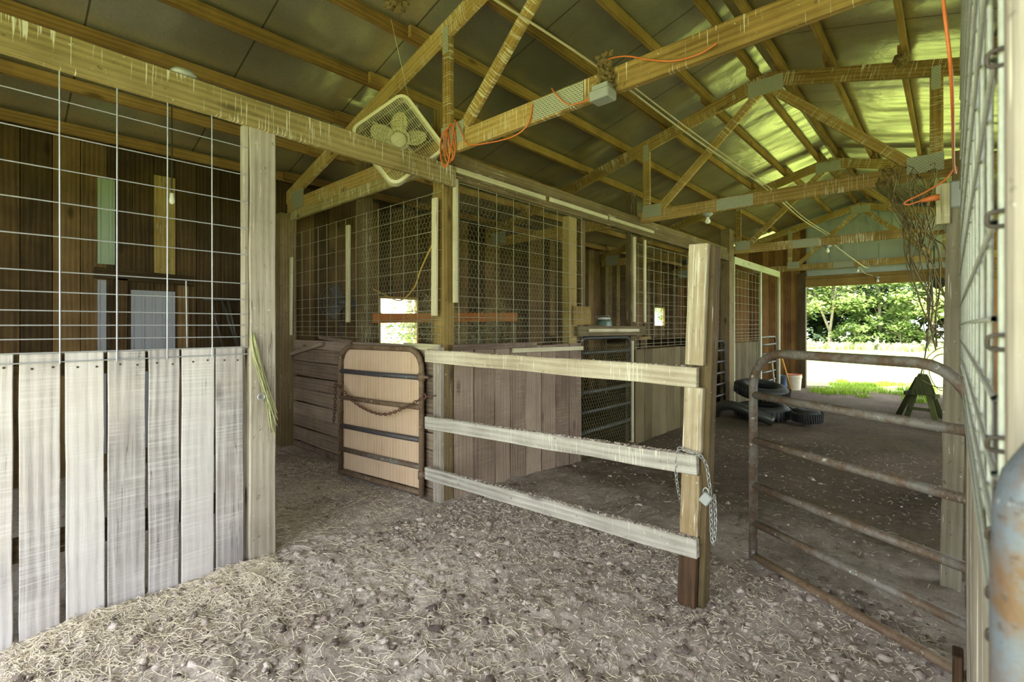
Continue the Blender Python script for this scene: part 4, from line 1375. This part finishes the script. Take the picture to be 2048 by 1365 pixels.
def lampholder(x, y, z, label):
    t = thing('lamp_holder', (x, y, z), label, 'light', 'bare bulb holders down the aisle')
    a = MB(); a.lathe([(0.0, 0.0), (0.055, 0.0), (0.055, -0.015), (0.03, -0.03), (0.022, -0.045), (0.0, -0.045)], (x, y, z), 16); a.build('base', 'box', t, smooth=True)
    b = MB(); b.lathe([(0.012, -0.045), (0.016, -0.06), (0.03, -0.085), (0.028, -0.105), (0.014, -0.118), (0.0, -0.12)], (x, y, z), 14); b.build('bulb', 'glass_bulb', t, smooth=True)
lampholder(-2.06, 5.57, 2.64, 'round bulb holder under the second truss')
lampholder(-1.465, 9.05, 2.64, 'bulb holder under the middle of the third truss')
lampholder(-1.51, 12.75, 2.64, 'bulb holder under the last truss')
lampholder(-1.19, 13.03, 2.42, 'bulb holder hung on the doorway header')

mb = MB()
cab = [(-1.60, 0.6, 2.84), (-1.55, 1.56, 2.85), (-1.46, 2.36, 2.80), (-1.47, 3.6, 2.80), (-1.45, 5.57, 2.80), (-1.46, 7.3, 2.76), (-1.46, 9.05, 2.80)]
mb.tube(smooth_path(cab, 6), 0.0065, 6)
mb.tube(smooth_path([(p[0] + 0.03, p[1], p[2] + 0.01) for p in cab[2:]], 6), 0.005, 6)
tag(mb.build('power_cable', 'cable', smooth=True), 'pale cable strung along the middle of the roof trusses', 'cable')
mb = MB(); mb.tube(smooth_path([(-1.40, 9.07, 2.66), (-1.25, 10.0, 2.50), (-1.22, 11.4, 2.48), (-1.30, 12.72, 2.66)], 6), 0.008, 6)
tag(mb.build('power_cable', 'cable', smooth=True), 'white cable drooping between the third and last trusses', 'cable')
mb = MB(); mb.tube(smooth_path([(-1.48, 12.76, 2.62), (-1.40, 12.85, 2.50), (-1.28, 13.05, 2.46), (-1.19, 13.02, 2.46)], 5), 0.008, 6)
tag(mb.build('power_cable', 'cable', smooth=True), 'short white cable drooping from the last truss to the header', 'cable')

# orange cord: coil, then along the truss
mb = MB()
pts = []
for k in range(5 * 14):
    a = 2 * PI * k / 14
    lp = k // 14
    pts.append((-2.745 + 0.055 * math.cos(a) + 0.012 * lp * math.cos(lp), 2.335 - 0.008 * lp - 0.02 * math.sin(a) * 0.3, 2.72 + 0.13 * math.sin(a) - 0.015 * lp))
pts += smooth_path([(-2.68, 2.32, 2.86), (-2.60, 2.315, 2.74), (-2.53, 2.31, 2.64), (-2.33, 2.31, 2.597), (-2.10, 2.31, 2.58), (-1.99, 2.325, 2.63), (-1.95, 2.33, 2.75)], 6)
mb.tube(pts, 0.0045, 6)
tag(mb.build('extension_cord', 'orange_cord', smooth=True), 'coiled orange cord hung where the first truss meets the corner post', 'cord')
mb = MB()
mb.tube(smooth_path([(-1.80, 2.33, 2.80), (-1.757, 2.318, 2.745), (-1.664, 2.315, 2.655), (-1.525, 2.31, 2.635), (-1.47, 2.32, 2.66)], 6), 0.004, 6)
tag(mb.build('extension_cord', 'orange_cord', smooth=True), 'short orange cord between the splice plate and grey fixture', 'cord')
mb = MB()
mb.tube(smooth_path([(-1.43, 2.335, 2.80), (-1.40, 2.325, 2.825), (-1.29, 2.325, 2.80), (-1.158, 2.315, 2.728), (-1.024, 2.31, 2.67), (-0.90, 2.31, 2.655), (-0.812, 2.32, 2.68)], 6), 0.004, 6)
tag(mb.build('extension_cord', 'orange_cord', smooth=True), 'orange cord sagging along the first truss beyond the grey fixture', 'cord')
mb = MB()
mb.tube(smooth_path([(-0.018, 1.6, 2.25), (-0.016, 1.6, 2.158), (-0.010, 1.6, 2.081), (-0.002, 1.65, 1.991), (0.002, 1.9, 1.93), (0.004, 2.4, 1.95), (0.012, 3.0, 2.05), (0.012, 3.2, 2.13), (-0.026, 3.2, 2.074), (-0.101, 3.2, 2.026), (-0.179, 3.2, 1.99), (-0.165, 3.2, 1.975), (-0.12, 3.2, 1.985), (-0.07, 3.2, 1.99)], 6), 0.0045, 6)
o = tag(mb.build('extension_cord', 'orange_cord', smooth=True), 'orange cord with a socket end, dangling among the dry vines', 'cord')
mb = MB(); mb.tube([(-0.115, 3.2, 1.985), (-0.07, 3.2, 1.992), (-0.045, 3.2, 1.992)], [0.008, 0.016, 0.016], 8); mb.build('socket_end', 'orange_cord', o, smooth=True)
mb = MB(); mb.board((-0.035, 3.36, 1.88), (-0.035, 3.36, 2.09), 0.055, 0.034, (1, 0, 0))
tag(mb.build('short_board', 'batten', bevel=0.004), 'pale short board beside the orange socket end', 'board')
mb = MB(); mb.box((-0.015, 3.36, 1.96), (0.06, 3.46, 2.10))
tag(mb.build('junction_box', 'box', bevel=0.008), 'grey box on top of the leaning grey post', 'box')

# ------------------------------------------------------------------ dry vines
mb = MB()
for k in range(30):
    x0, z0 = R.uniform(-0.52, -0.12), R.uniform(2.60, 2.80)
    n = 9
    ph = R.uniform(0, 6)
    end = R.uniform(0.5, 1.0)
    pts = [V((x0, 5.54, z0))]
    for i in range(1, n):
        f = i / (n - 1) * end
        p = V((x0 * (1 - f) - 0.01 * f, 5.52 * (1 - f) + 3.46 * f, z0 + (1.18 - z0) * f ** 1.15))
        p += V((math.sin(ph + i * 1.1) * 0.045, R.uniform(-0.10, 0.10), R.uniform(-0.05, 0.05)))
        pts.append(p)
    mb.tube(smooth_path(pts, 4), R.uniform(0.0022, 0.0056), 4)
for k in range(9):
    a0 = R.uniform(0, 6)
    c = V((-0.03 + R.uniform(-.05, .03), 3.55, R.uniform(1.05, 1.9)))
    rr = R.uniform(0.06, 0.2)
    mb.tube(smooth_path([c + V((math.cos(a0 + q * 0.7) * rr * 0.7, R.uniform(-.1, .1), math.sin(a0 + q * 0.7) * rr)) for q in range(7)], 4), 0.003, 4)
tag(mb.build('dry_vine', 'vine', smooth=True), 'tangle of dry brown vine drooping from the second truss to the leaning grey post', 'vine')

# ------------------------------------------------------------------ sawhorse stand with rope, far in the aisle
t = thing('trestle', (-0.36, 10.0, -0.1), 'greenish A-frame wooden stand with four legs, near the big doorway', 'stand')
top = V((-0.345, 10.0, 0.56))
for (x, y) in ((-0.655, 10.15), (-0.535, 9.85), (-0.19, 9.82), (-0.12, 10.2)):
    a = MB(); a.board(V((x, y, -0.11)), V((-0.345 + (x + 0.36) * 0.18, 10.0 + (y - 10) * 0.3, 0.53)), 0.075, 0.04, (1, 0, 0)); a.build('leg', 'trestle', t, bevel=0.004)
for s_ in (-1, 1):
    a = MB()
    y = 10 + s_ * 0.075
    P1 = [(-0.41, y, 0.57), (-0.275, y, 0.57), (-0.215, y + s_ * 0.06, 0.27), (-0.50, y + s_ * 0.06, 0.27)]
    P2 = [(p[0], p[1] + 0.022, p[2]) for p in P1]
    a.quad_box(P1 + P2, 0.02, 0.2, 0.3)
    a.build('gusset_board', 'trestle', t, bevel=0.003)
a = MB(); a.board((-0.40, 10, 0.585), (-0.285, 10, 0.575), 0.17, 0.03, (0, 1, 0)); a.build('top_board', 'trestle', t, bevel=0.004)
for (xa, z) in ((-0.55, 0.29), (-0.21, 0.25)):
    a = MB(); a.board((xa, 9.86, z), (xa + 0.05, 10.14, z), 0.06, 0.04); a.build('spreader', 'trestle', t, bevel=0.003)
a = MB(); a.board((-0.50, 9.86, 0.06), (-0.21, 9.86, 0.05), 0.05, 0.035); a.build('foot_rail', 'trestle', t, bevel=0.003)
mb = MB(); mb.tube(smooth_path([(-0.205, 9.9, 2.6), (-0.209, 9.95, 2.232), (-0.256, 10.0, 1.687), (-0.304, 10.0, 0.98), (-0.364, 10.0, 0.59)], 5), 0.011, 6)
mb.tube(smooth_path([(-0.215, 9.95, 2.15), (-0.25, 9.95, 1.9), (-0.275, 9.97, 1.62)], 4), 0.014, 6)
tag(mb.build('rope', 'dark_rope', smooth=True), 'dark rope hanging down to the top of the green stand', 'rope')
t = thing('pulley', (-0.14, 12.9, 2.27), 'dark pulley block hanging under the doorway header beside the vines', 'pulley')
a = MB(); a.lathe([(0.0, -0.04), (0.1, -0.035), (0.12, 0.0), (0.1, 0.035), (0.0, 0.04)], (-0.2, 12.95, 2.22), 20, (0.3, 1, 0)); a.build('wheel', 'dark_rope', t, smooth=True)
a = MB(); a.board((-0.2, 12.95, 2.34), (-0.2, 12.95, 2.2), 0.05, 0.12, (1, 0, 0)); a.build('bracket', 'dark_rope', t)

# ------------------------------------------------------------------ tires and black tubs
def tire(c, R1, r, tilt, az, label, mat='tire', sq=0.85):
    t = thing('tire', c, label, 'tire', 'heap of black rubber by the stalls')
    ax = (Matrix.Rotation(az, 3, 'Z') @ Matrix.Rotation(tilt, 3, 'X')) @ V((0, 0, 1))
    prof = []
    for k in range(15):
        a = -PI * 0.82 + PI * 1.64 * k / 14
        prof.append((R1 - r + r * math.cos(a) * 1.0, r * sq * math.sin(a)))
    b = MB(); b.lathe(prof, c, 40, ax)
    ob = b.build('casing', mat, t, smooth=True)
    tr = MB()
    u = ax.orthogonal().normalized(); w = ax.cross(u)
    for k in range(40):
        a = 2 * PI * k / 40
        d = u * math.cos(a) + w * math.sin(a)
        e = -u * math.sin(a) + w * math.cos(a)
        p = V(c) + d * (R1 + 0.003)
        tr.board(p - ax * r * 0.55 + e * 0.01, p + ax * r * 0.55 - e * 0.01, 0.02, 0.012, e)
    tr.build('tread', mat, t)
    return t
tire((-2.20, 8.25, 0.02), 0.40, 0.125, 0.06, 0.3, 'large black tire lying flat under the tilted one')
tire((-2.26, 8.42, 0.325), 0.40, 0.115, 0.20, 0.9, 'black tire tilted on top of the rubber heap', sq=0.9)
tire((-1.575, 8.15, 0.035), 0.20, 0.125, 0.10, 0.2, 'small fat black tire at the aisle side of the heap')
mb = MB()
pr = [(-2.62, 7.95, 0.30), (-2.3, 7.75, 0.36), (-2.0, 7.9, 0.30), (-1.85, 8.05, 0.12)]
mb.tube(smooth_path([(-2.74, 7.70, -0.02), (-2.66, 7.66, 0.10), (-2.45, 7.62, 0.15), (-2.15, 7.62, 0.07), (-1.92, 7.70, -0.03)], 6), 0.075, 10)
tag(mb.build('rolled_tarp', 'tarp', smooth=True), 'rolled black plastic slumped against the rubber heap', 'tarp')

# buckets, tool handles
def bucket(c, r, h, label, body, rim):
    t = thing('bucket', c, label, 'bucket')
    b = MB(); b.lathe([(0.0, 0.0), (r * 0.84, 0.0), (r * 0.98, h * 0.80), (r * 1.05, h * 0.81), (r * 1.05, h * 0.86), (r, h * 0.87), (r * 1.0, h), (r * 0.94, h), (r * 0.80, 0.03), (0.0, 0.03)], c, 26)
    b.build('body', body, t, smooth=False)
    b = MB(); b.lathe([(r * 1.03, h * 0.96), (r * 1.03, h * 1.005), (r * 0.93, h * 1.005), (r * 0.93, h * 0.92)], c, 26); b.build('rim', rim, t)
    b = MB(); b.tube([V(c) + V((r * 1.04 * math.cos(a), r * 1.04 * math.sin(a), h * 0.84 - 0.10 * math.sin(a * 1.0 - 0) * 0 - 0.09 * math.sin((a + PI / 2) % PI) * 0)) for a in [q * PI / 10 for q in range(11)]], 0.004, 5)
    b.build('bail', 'wire', t)
bucket((-2.66, 12.45, -0.115), 0.155, 0.37, 'dirty white bucket with an orange-stained rim by the doorway', 'bucket', 'bucket_rim')
bucket((-2.95, 12.72, -0.11), 0.13, 0.30, 'blue-grey pail half hidden behind the slim pole', 'bucket_blue', 'bucket_blue')
mb = MB(); mb.tube([(-2.785, 11.22, -0.09), (-2.80, 11.2, 0.14), (-2.99, 11.2, 0.80)] if False else [(-2.72, 11.15, -0.08), (-2.80, 11.16, 0.62)], 0.016, 8)
tag(mb.build('broom_handle', 'handle', smooth=True), 'plain wooden tool handle leaning on the dark gate by the slim pole', 'tool')
mb = MB(); mb.tube([(-2.66, 12.22, -0.1), (-2.86, 12.14, 0.72)], 0.016, 8)
o = tag(mb.build('shovel_handle', 'handle_orange', smooth=True), 'orange and brown tool handle leaning on the slim pale pole', 'tool')
mb = MB(); mb.tube([(-2.845, 12.146, 0.66), (-2.868, 12.137, 0.755)], 0.022, 8); mb.build('grip', 'bucket', o, smooth=True)

# ------------------------------------------------------------------ inside the stalls
mb = MB(); mb.plank((-4.9, 2.95, 1.44), (-4.25, 4.75, 1.47), 0.11, 0.03, (0, 0, 1), 8, 0.002)
tag(mb.build('feed_board', 'orange_board', bevel=0.003), 'orange-brown board crossing in front of the window hole', 'board')
for (xa, ya, w_) in ((-4.88, 3.0, 'camera-side'), (-4.27, 4.7, 'far')):
    post('stall_post', (xa - 0.03, ya - 0.03, -0.05), (xa + 0.03, ya + 0.03, 1.375), 'thin dark upright holding the %s end of the orange-brown board' % w_, 'dark_post')
rp = smooth_path([(-4.6, 2.62, 1.25), (-4.55, 2.62, 1.45), (-4.50, 2.64, 1.72), (-4.42, 2.66, 1.75), (-4.2, 2.72, 1.66), (-3.95, 2.72, 1.60), (-3.65, 2.66, 1.70), (-3.4, 2.56, 1.86), (-3.15, 2.50, 2.05), (-3.02, 2.50, 2.15)], 6)
mb = MB(); mb.tube(rp, 0.007, 6)
tag(mb.build('rope', 'yellow_rope', smooth=True), 'yellow rope strung inside the stall above the window hole', 'rope')
# roll of netting
mb = MB()
for k in range(900):
    a = R.uniform(0, 2 * PI); rr = R.uniform(0.06, 0.30)
    y = R.uniform(2.8, 4.1)
    c = V((-3.75 + math.cos(a) * rr * 0.9, y, 1.29 + math.sin(a) * rr + 0.12 * math.sin(y * 5)))
    s_ = R.uniform(0.02, 0.045)
    n1 = V((R.uniform(-1, 1), R.uniform(-1, 1), R.uniform(-1, 1))).normalized(); u = n1.orthogonal().normalized(); w = n1.cross(u)
    mb.tube([c + (u * math.cos(q * PI / 3) + w * math.sin(q * PI / 3)) * s_ for q in range(6)], 0.0011, 3, False, closed=True)
tag(mb.build('netting_roll', 'chicken'), 'crumpled roll of chicken wire netting inside the corner stall', 'netting')
mb = MB(); mb.box((-4.1, 2.75, -0.05), (-3.45, 4.15, 0.87), 1)
tag(mb.build('feed_bin', 'dark_plank', bevel=0.01), 'dark board bin carrying the roll of netting inside the stall', 'bin')
# pedestal fan
t = thing('pedestal_fan', (-5.15, 2.75, -0.05), 'round dark pedestal fan in the shadow behind the stall wire', 'fan')
cc = V((-5.15, 2.75, 1.62)); ax = V((0.88, -0.47, 0)).normalized(); u = V((0, 0, 1)); w = ax.cross(u)
g = MB()
for rr in (0.23, 0.19, 0.15, 0.11, 0.07):
    for s_ in (-1, 1):
        g.tube([cc + ax * (0.05 * s_ * (1 - rr / 0.26)) + (u * math.cos(q * PI / 16) + w * math.sin(q * PI / 16)) * rr for q in range(32)], 0.003, 4, False, closed=True)
for q in range(36):
    d = u * math.cos(q * PI / 18) + w * math.sin(q * PI / 18)
    for s_ in (-1, 1):
        g.tube([cc + ax * 0.05 * s_ + d * 0.04, cc + d * 0.23], 0.0015, 3, False)
g.build('grille', 'fan_dark', t)
for k in range(3):
    a = k * 2 * PI / 3 + 0.4
    d = u * math.cos(a) + w * math.sin(a); e = -u * math.sin(a) + w * math.cos(a)
    b = MB(); b.board(cc + d * 0.03, cc + d * 0.2, 0.11, 0.006, e + ax * 0.4); b.build('blade', 'fan_dark', t)
b = MB(); b.lathe([(0, 0.06), (0.05, 0.05), (0.055, -0.08), (0, -0.1)], cc, 16, ax); b.build('motor', 'fan_dark', t, smooth=True)
b = MB(); b.tube([cc - ax * 0.05, (-5.15 - ax.x * 0.05, 2.75 - ax.y * 0.05, 0.0)], 0.016, 8); b.build('pole', 'fan_dark', t, smooth=True)
b = MB(); b.lathe([(0, 0.06), (0.05, 0.05), (0.2, 0.02), (0.2, 0), (0, 0)], (-5.15 - ax.x * 0.05, 2.75 - ax.y * 0.05, -0.04), 20); b.build('base', 'fan_dark', t, smooth=True)
# jug on a shelf behind the gate
t = thing('shelf', (-4.3, 5.9, 1.2), 'rough shelf behind the black netted gate carrying a jug', 'shelf')
mb = MB(); mb.board((-4.7, 6.1, 1.19), (-3.1, 6.1, 1.19), 0.35, 0.03, (0, 1, 0)); mb.build('shelf_board', 'dark_plank', t)
for xx in (-4.65, -3.15):
    mb = MB(); mb.box((xx - 0.03, 6.0, -0.1), (xx + 0.03, 6.2, 1.17)); mb.build('leg', 'dark_plank', t)
t = thing('water_jug', (-3.75, 6.1, 1.205), 'grey-green cooler jug standing on the shelf behind the black gate', 'jug')
mb = MB(); mb.lathe([(0, 0), (0.10, 0), (0.11, 0.03), (0.11, 0.20), (0.10, 0.23), (0, 0.24)], (-3.75, 6.1, 1.206), 24); mb.build('body', 'jug', t, smooth=True)
mb = MB(); mb.lathe([(0.08, 0.24), (0.095, 0.243), (0.095, 0.27), (0, 0.275)], (-3.75, 6.1, 1.206), 24); mb.build('lid', 'glass_bulb', t, smooth=True)
mb = MB(); mb.tube([(-3.645, 6.1, 1.42), (-3.64, 6.05, 1.50), (-3.86, 6.05, 1.50), (-3.855, 6.1, 1.42)], 0.006, 6); mb.build('handle', 'wire', t, smooth=True)
# rack and bulb in the near stall
t = thing('hanging_rack', (OX, 1.7, 1.2), 'thin dark pipe rack on the wall behind the wire grid', 'rack')
mb = MB(); mb.tube([(OX + 0.06, 1.50, 1.62), (OX + 0.06, 1.95, 1.63)], 0.012, 6); mb.build('bar', 'fan_dark', t, smooth=True)
for (a, b) in ((1.56, 1.66), (1.66, 1.80), (1.72, 1.80)):
    mb = MB(); mb.tube([(OX + 0.06, a, 1.62), (OX + 0.12, b, 1.1)], 0.011, 6); mb.build('strut', 'fan_dark', t, smooth=True)
t = thing('hanging_bulb', (-4.4, 0.967, 2.3), 'small bulb on a cord hanging inside the wire-fronted stall', 'light')
mb = MB(); mb.tube([(-4.4, 0.967, 3.36), (-4.4, 0.967, 2.36)], 0.005, 5); mb.build('cord', 'dark_rope', t)
mb = MB(); mb.lathe([(0, 0.06), (0.014, 0.055), (0.016, 0.02), (0.02, 0), (0.016, -0.02), (0, -0.03)], (-4.4, 0.967, 2.31), 12); mb.build('bulb', 'glass_bulb', t, smooth=True)

# ------------------------------------------------------------------ straw, clods, grass tufts
def density(x, y):
    return 1.0
mb = MB()
cnt = 0
while cnt < 6000:
    if R.random() < 0.9:
        x, y = R.uniform(-2.8, 0.0), R.uniform(0.05, 3.0)
    else:
        x, y = R.uniform(-4.6, 0.0), R.uniform(1.2, 6.0)
    if x < WX + 0.06 and not (1.2 < y < 2.3): continue
    if x > -0.02: continue
    s = R.choice((0.004, 0.004, 0.005, 0.005, 0.006, 0.006, 0.007, 0.008, 0.009, 0.012, 0.017)) * R.uniform(0.8, 1.3)
    if y > 3: s *= 0.9
    z = gzn(x, y)
    mb.ball((x, y, z + s * 0.05), s * R.uniform(0.8, 1.6), s, s * R.uniform(0.5, 0.9), 0.38, 7, 5, R.uniform(0, 6))
    cnt += 1
tag(mb.build('manure_clods', 'clod', smooth=True), 'dry manure clods scattered over the trampled dirt floor', 'clods', None, 'stuff')
mb = MB()
for k in range(20000):
    q = R.random()
    if q < 0.55:
        x, y = R.uniform(-2.85, 0.0), R.uniform(0.05, 2.8)
    elif q < 0.75:
        y = R.uniform(0.05, 1.1); x = WX + 0.03 + abs(R.gauss(0, 0.25))
    elif q < 0.9:
        x, y = R.uniform(-4.8, -2.9), R.uniform(1.2, 2.28)
    elif R.random() < 0.4:
        x, y = R.uniform(-2.8, 0.0), R.uniform(2.8, 7)
    else:
        continue
    if x > -0.03: continue
    L = R.uniform(0.015, 0.05) if R.random() < 0.88 else R.uniform(0.05, 0.13)
    if y > 1.6: L *= 0.6
    a = R.uniform(0, 2 * PI)
    z = gzn(x, y) + R.uniform(0.002, 0.012)
    bend = R.uniform(-0.14, 0.14)
    d = V((math.cos(a), math.sin(a), 0)); e = V((-math.sin(a), math.cos(a), 0))
    p0 = V((x, y, z)); p1 = p0 + d * L * 0.5 + e * L * bend * 0.3; p2 = p0 + d * L
    p1.z = gzn(p1.x, p1.y) + R.uniform(0.003, 0.015); p2.z = gzn(p2.x, p2.y) + R.uniform(0.002, 0.016)
    mb.tube([p0, p1, p2], R.uniform(0.0007, 0.0014), 3, False)
tag(mb.build('straw', 'straw'), 'loose pale straw strewn over the dirt floor', 'straw', None, 'stuff')

def tufts(n, xr, yr, hr, zf, wid=0.006):
    mb = MB()
    for k in range(n):
        cx, cy = R.uniform(*xr), R.uniform(*yr)
        if noise.noise(V((cx * 1.4, cy * 1.4, 5))) < -0.05: continue
        for j in range(9):
            x, y = cx + R.gauss(0, 0.05), cy + R.gauss(0, 0.05)
            h = R.uniform(*hr); a = R.uniform(0, 2 * PI)
            z = zf(x, y)
            d = V((math.cos(a), math.sin(a), 0)); e = V((-d.y, d.x, 0)) * wid
            b0 = V((x, y, z - 0.01)); m_ = b0 + d * h * 0.2 + V((0, 0, h * 0.65)); tp = b0 + d * h * 0.6 + V((0, 0, h))
            r = (R.random(),) * 3
            mb.face([b0 - e, b0 + e, m_ + e * 0.7, m_ - e * 0.7], r)
            mb.face([m_ - e * 0.7, m_ + e * 0.7, tp], r)
    return mb
tag(tufts(900, (-2.3, -0.35), (11.6, 16.0), (0.05, 0.13), lambda x, y: gz(x, y) if y < 13.2 else -0.16, 0.009).build('grass_tufts', 'blade'),
    'bright green grass tufts creeping in at the big doorway', 'grass', None, 'stuff')
tag(tufts(1500, (-22, 8), (35.5, 38.5), (0.2, 0.55), lambda x, y: -0.13, 0.04).build('tall_grass', 'tall_blade'),
    'strip of tall grass along the foot of the woods', 'grass', None, 'stuff')

# ------------------------------------------------------------------ trees
def tree(loc, h, cr, trunk_r, mat, label, fork=False, n_clump=70, per=100, low=0.22, leaf=0.30, name='tree'):
    rr = random.Random(int(loc[0] * 100 + loc[1] * 7 + h * 13))
    t = thing(name, loc, label, name, 'trees at the edge of the woods' if name == 'tree' and loc[1] > 30 else 'bushes along the woods' if name == 'bush' else None)
    L = V(loc)
    tr = MB()
    lean = V((rr.uniform(-.06, .06), rr.uniform(-.06, .06), 1))
    if fork:
        f0 = L + V((0, 0, h * 0.12))
        tr.tube([L + V((0, 0, -0.2)), f0], [trunk_r, trunk_r * 0.9], 8)
        tr.tube([f0, f0 + V((-0.9, 0.2, h * 0.28)), f0 + V((-1.5, 0.3, h * 0.6))], [trunk_r * 0.7, trunk_r * 0.5, trunk_r * 0.2], 7)
        tr.tube([f0, f0 + V((0.3, 0, h * 0.3)), f0 + V((0.8, 0.2, h * 0.65))], [trunk_r * 0.7, trunk_r * 0.55, trunk_r * 0.2], 7)
    else:
        tr.tube([L + V((0, 0, -0.2)), L + lean * h * 0.4, L + lean * h * 0.85], [trunk_r, trunk_r * 0.75, trunk_r * 0.2], 8)
    for k in range(9):
        a = rr.uniform(0, 2 * PI); z = h * rr.uniform(0.25, 0.7)
        p = L + lean * z
        q = p + V((math.cos(a) * cr * 0.7, math.sin(a) * cr * 0.7, h * rr.uniform(0.05, 0.18)))
        tr.tube([p, p.lerp(q, 0.5) + V((0, 0, 0.15)), q], [trunk_r * 0.35, trunk_r * 0.22, trunk_r * 0.06], 5)
    tr.build('trunk', 'bark', t, smooth=True)
    fo = MB()
    for k in range(n_clump):
        a = rr.uniform(0, 2 * PI); f = rr.uniform(low, 1.0)
        prof = math.sin(PI * min(1, (f - low) / (1 - low) * 0.75 + 0.22)) * cr
        q = math.sqrt(rr.random()) * prof
        c = L + V((math.cos(a) * q, math.sin(a) * q, h * f))
        cs_ = rr.uniform(0.5, 1.1) * cr * 0.30
        shade = rr.random()
        for j in range(per):
            d = V((rr.gauss(0, 1), rr.gauss(0, 1), rr.gauss(0, 0.55)))
            p = c + d * cs_ * 0.55
            n1 = V((rr.gauss(0, 0.6), rr.gauss(0, 0.6) - 0.2, 1)).normalized()
            u = n1.orthogonal().normalized()
            u = Matrix.Rotation(rr.uniform(0, 6.28), 3, n1) @ u
            w = n1.cross(u)
            s = leaf * rr.uniform(0.5, 1.1)
            r = (shade * 0.6 + rr.random() * 0.4,) * 3
            fo.face([p - u * s * 0.5, p + w * s * 0.30, p + u * s * 0.6, p - w * s * 0.30], r)
    fo.build('foliage', mat, t)
    return t
tree((-13.6, 40.0, -0.1), 8.5, 2.7, 0.13, 'leaf_light', 'slim light green tree in the woods, nearest the bucket-side jamb', low=0.12)
tree((-10.9, 39.0, -0.1), 8.0, 2.5, 0.10, 'leaf', 'mid-green tree second along from the bucket-side jamb', low=0.22)
tree((-8.4, 39.6, -0.1), 8.5, 2.6, 0.16, 'leaf_light', 'tree with a thick trunk beside the forked one', low=0.26)
tree((-6.1, 38.6, -0.1), 9.0, 2.8, 0.13, 'leaf_light', 'tree with a trunk forking low, mid woods edge', fork=True, low=0.28)
tree((-3.4, 39.4, -0.1), 8.0, 2.7, 0.12, 'leaf', 'dense green tree just past the forked one', low=0.10)
tree((-1.0, 38.9, -0.1), 9.0, 2.7, 0.15, 'leaf_light', 'pale-trunked tree seen behind the hanging rope', low=0.24)
tree((1.8, 39.5, -0.1), 8.5, 2.6, 0.16, 'leaf_light', 'pale-trunked tree at the trestle-side jamb', low=0.22)
for k, (x, y, h, m) in enumerate(((-17.0, 41, 9, 'leaf'), (-20.5, 40, 9, 'leaf_light'), (5.0, 40, 9, 'leaf'), (8.5, 41, 9, 'leaf_light'))):
    tree((x, y, -0.1), h, 3.0, 0.2, m, ('tree in the woods past the bucket-side jamb, hidden from the aisle', 'outermost tree of the woods past the bucket-side jamb', 'tree in the woods past the trestle-side jamb', 'outermost tree of the woods past the trestle-side jamb')[k], low=0.1, per=60)
for k, (x, y) in enumerate(((-18.5, 47), (-13.5, 46), (-8.5, 47), (-3.5, 46), (1.5, 47), (6.5, 46))):
    tree((x, y, 0), 12, 3.8, 0.25, 'leaf_dark', 'dark green tree deep in the woods, %s from the bucket-side jamb' % ordn[k], low=0.03, leaf=0.75, n_clump=80, per=60)
for k, (x, y, h) in enumerate(((-12.3, 37.9, 1.5), (-9.6, 38.2, 2.0), (-4.7, 38.0, 1.9), (-2.3, 37.9, 1.7), (0.5, 38.1, 1.9))):
    tree((x, y, -0.1), h, 1.3, 0.04, 'leaf', 'low leafy bush at the woods edge, %s from the bucket-side jamb' % ordn[k], low=0.1, leaf=0.22, n_clump=24, per=60, name='bush')
tree((-10.6, 7.6, -0.15), 5.0, 1.7, 0.10, 'leaf_light', 'bright green tree seen through the stall window hole', low=0.05, leaf=0.16, n_clump=50, per=90)
tree((-11.6, 21.0, -0.15), 5.0, 2.0, 0.10, 'leaf', 'green tree beyond the small far window hole', low=0.05, leaf=0.2, n_clump=40, per=60)
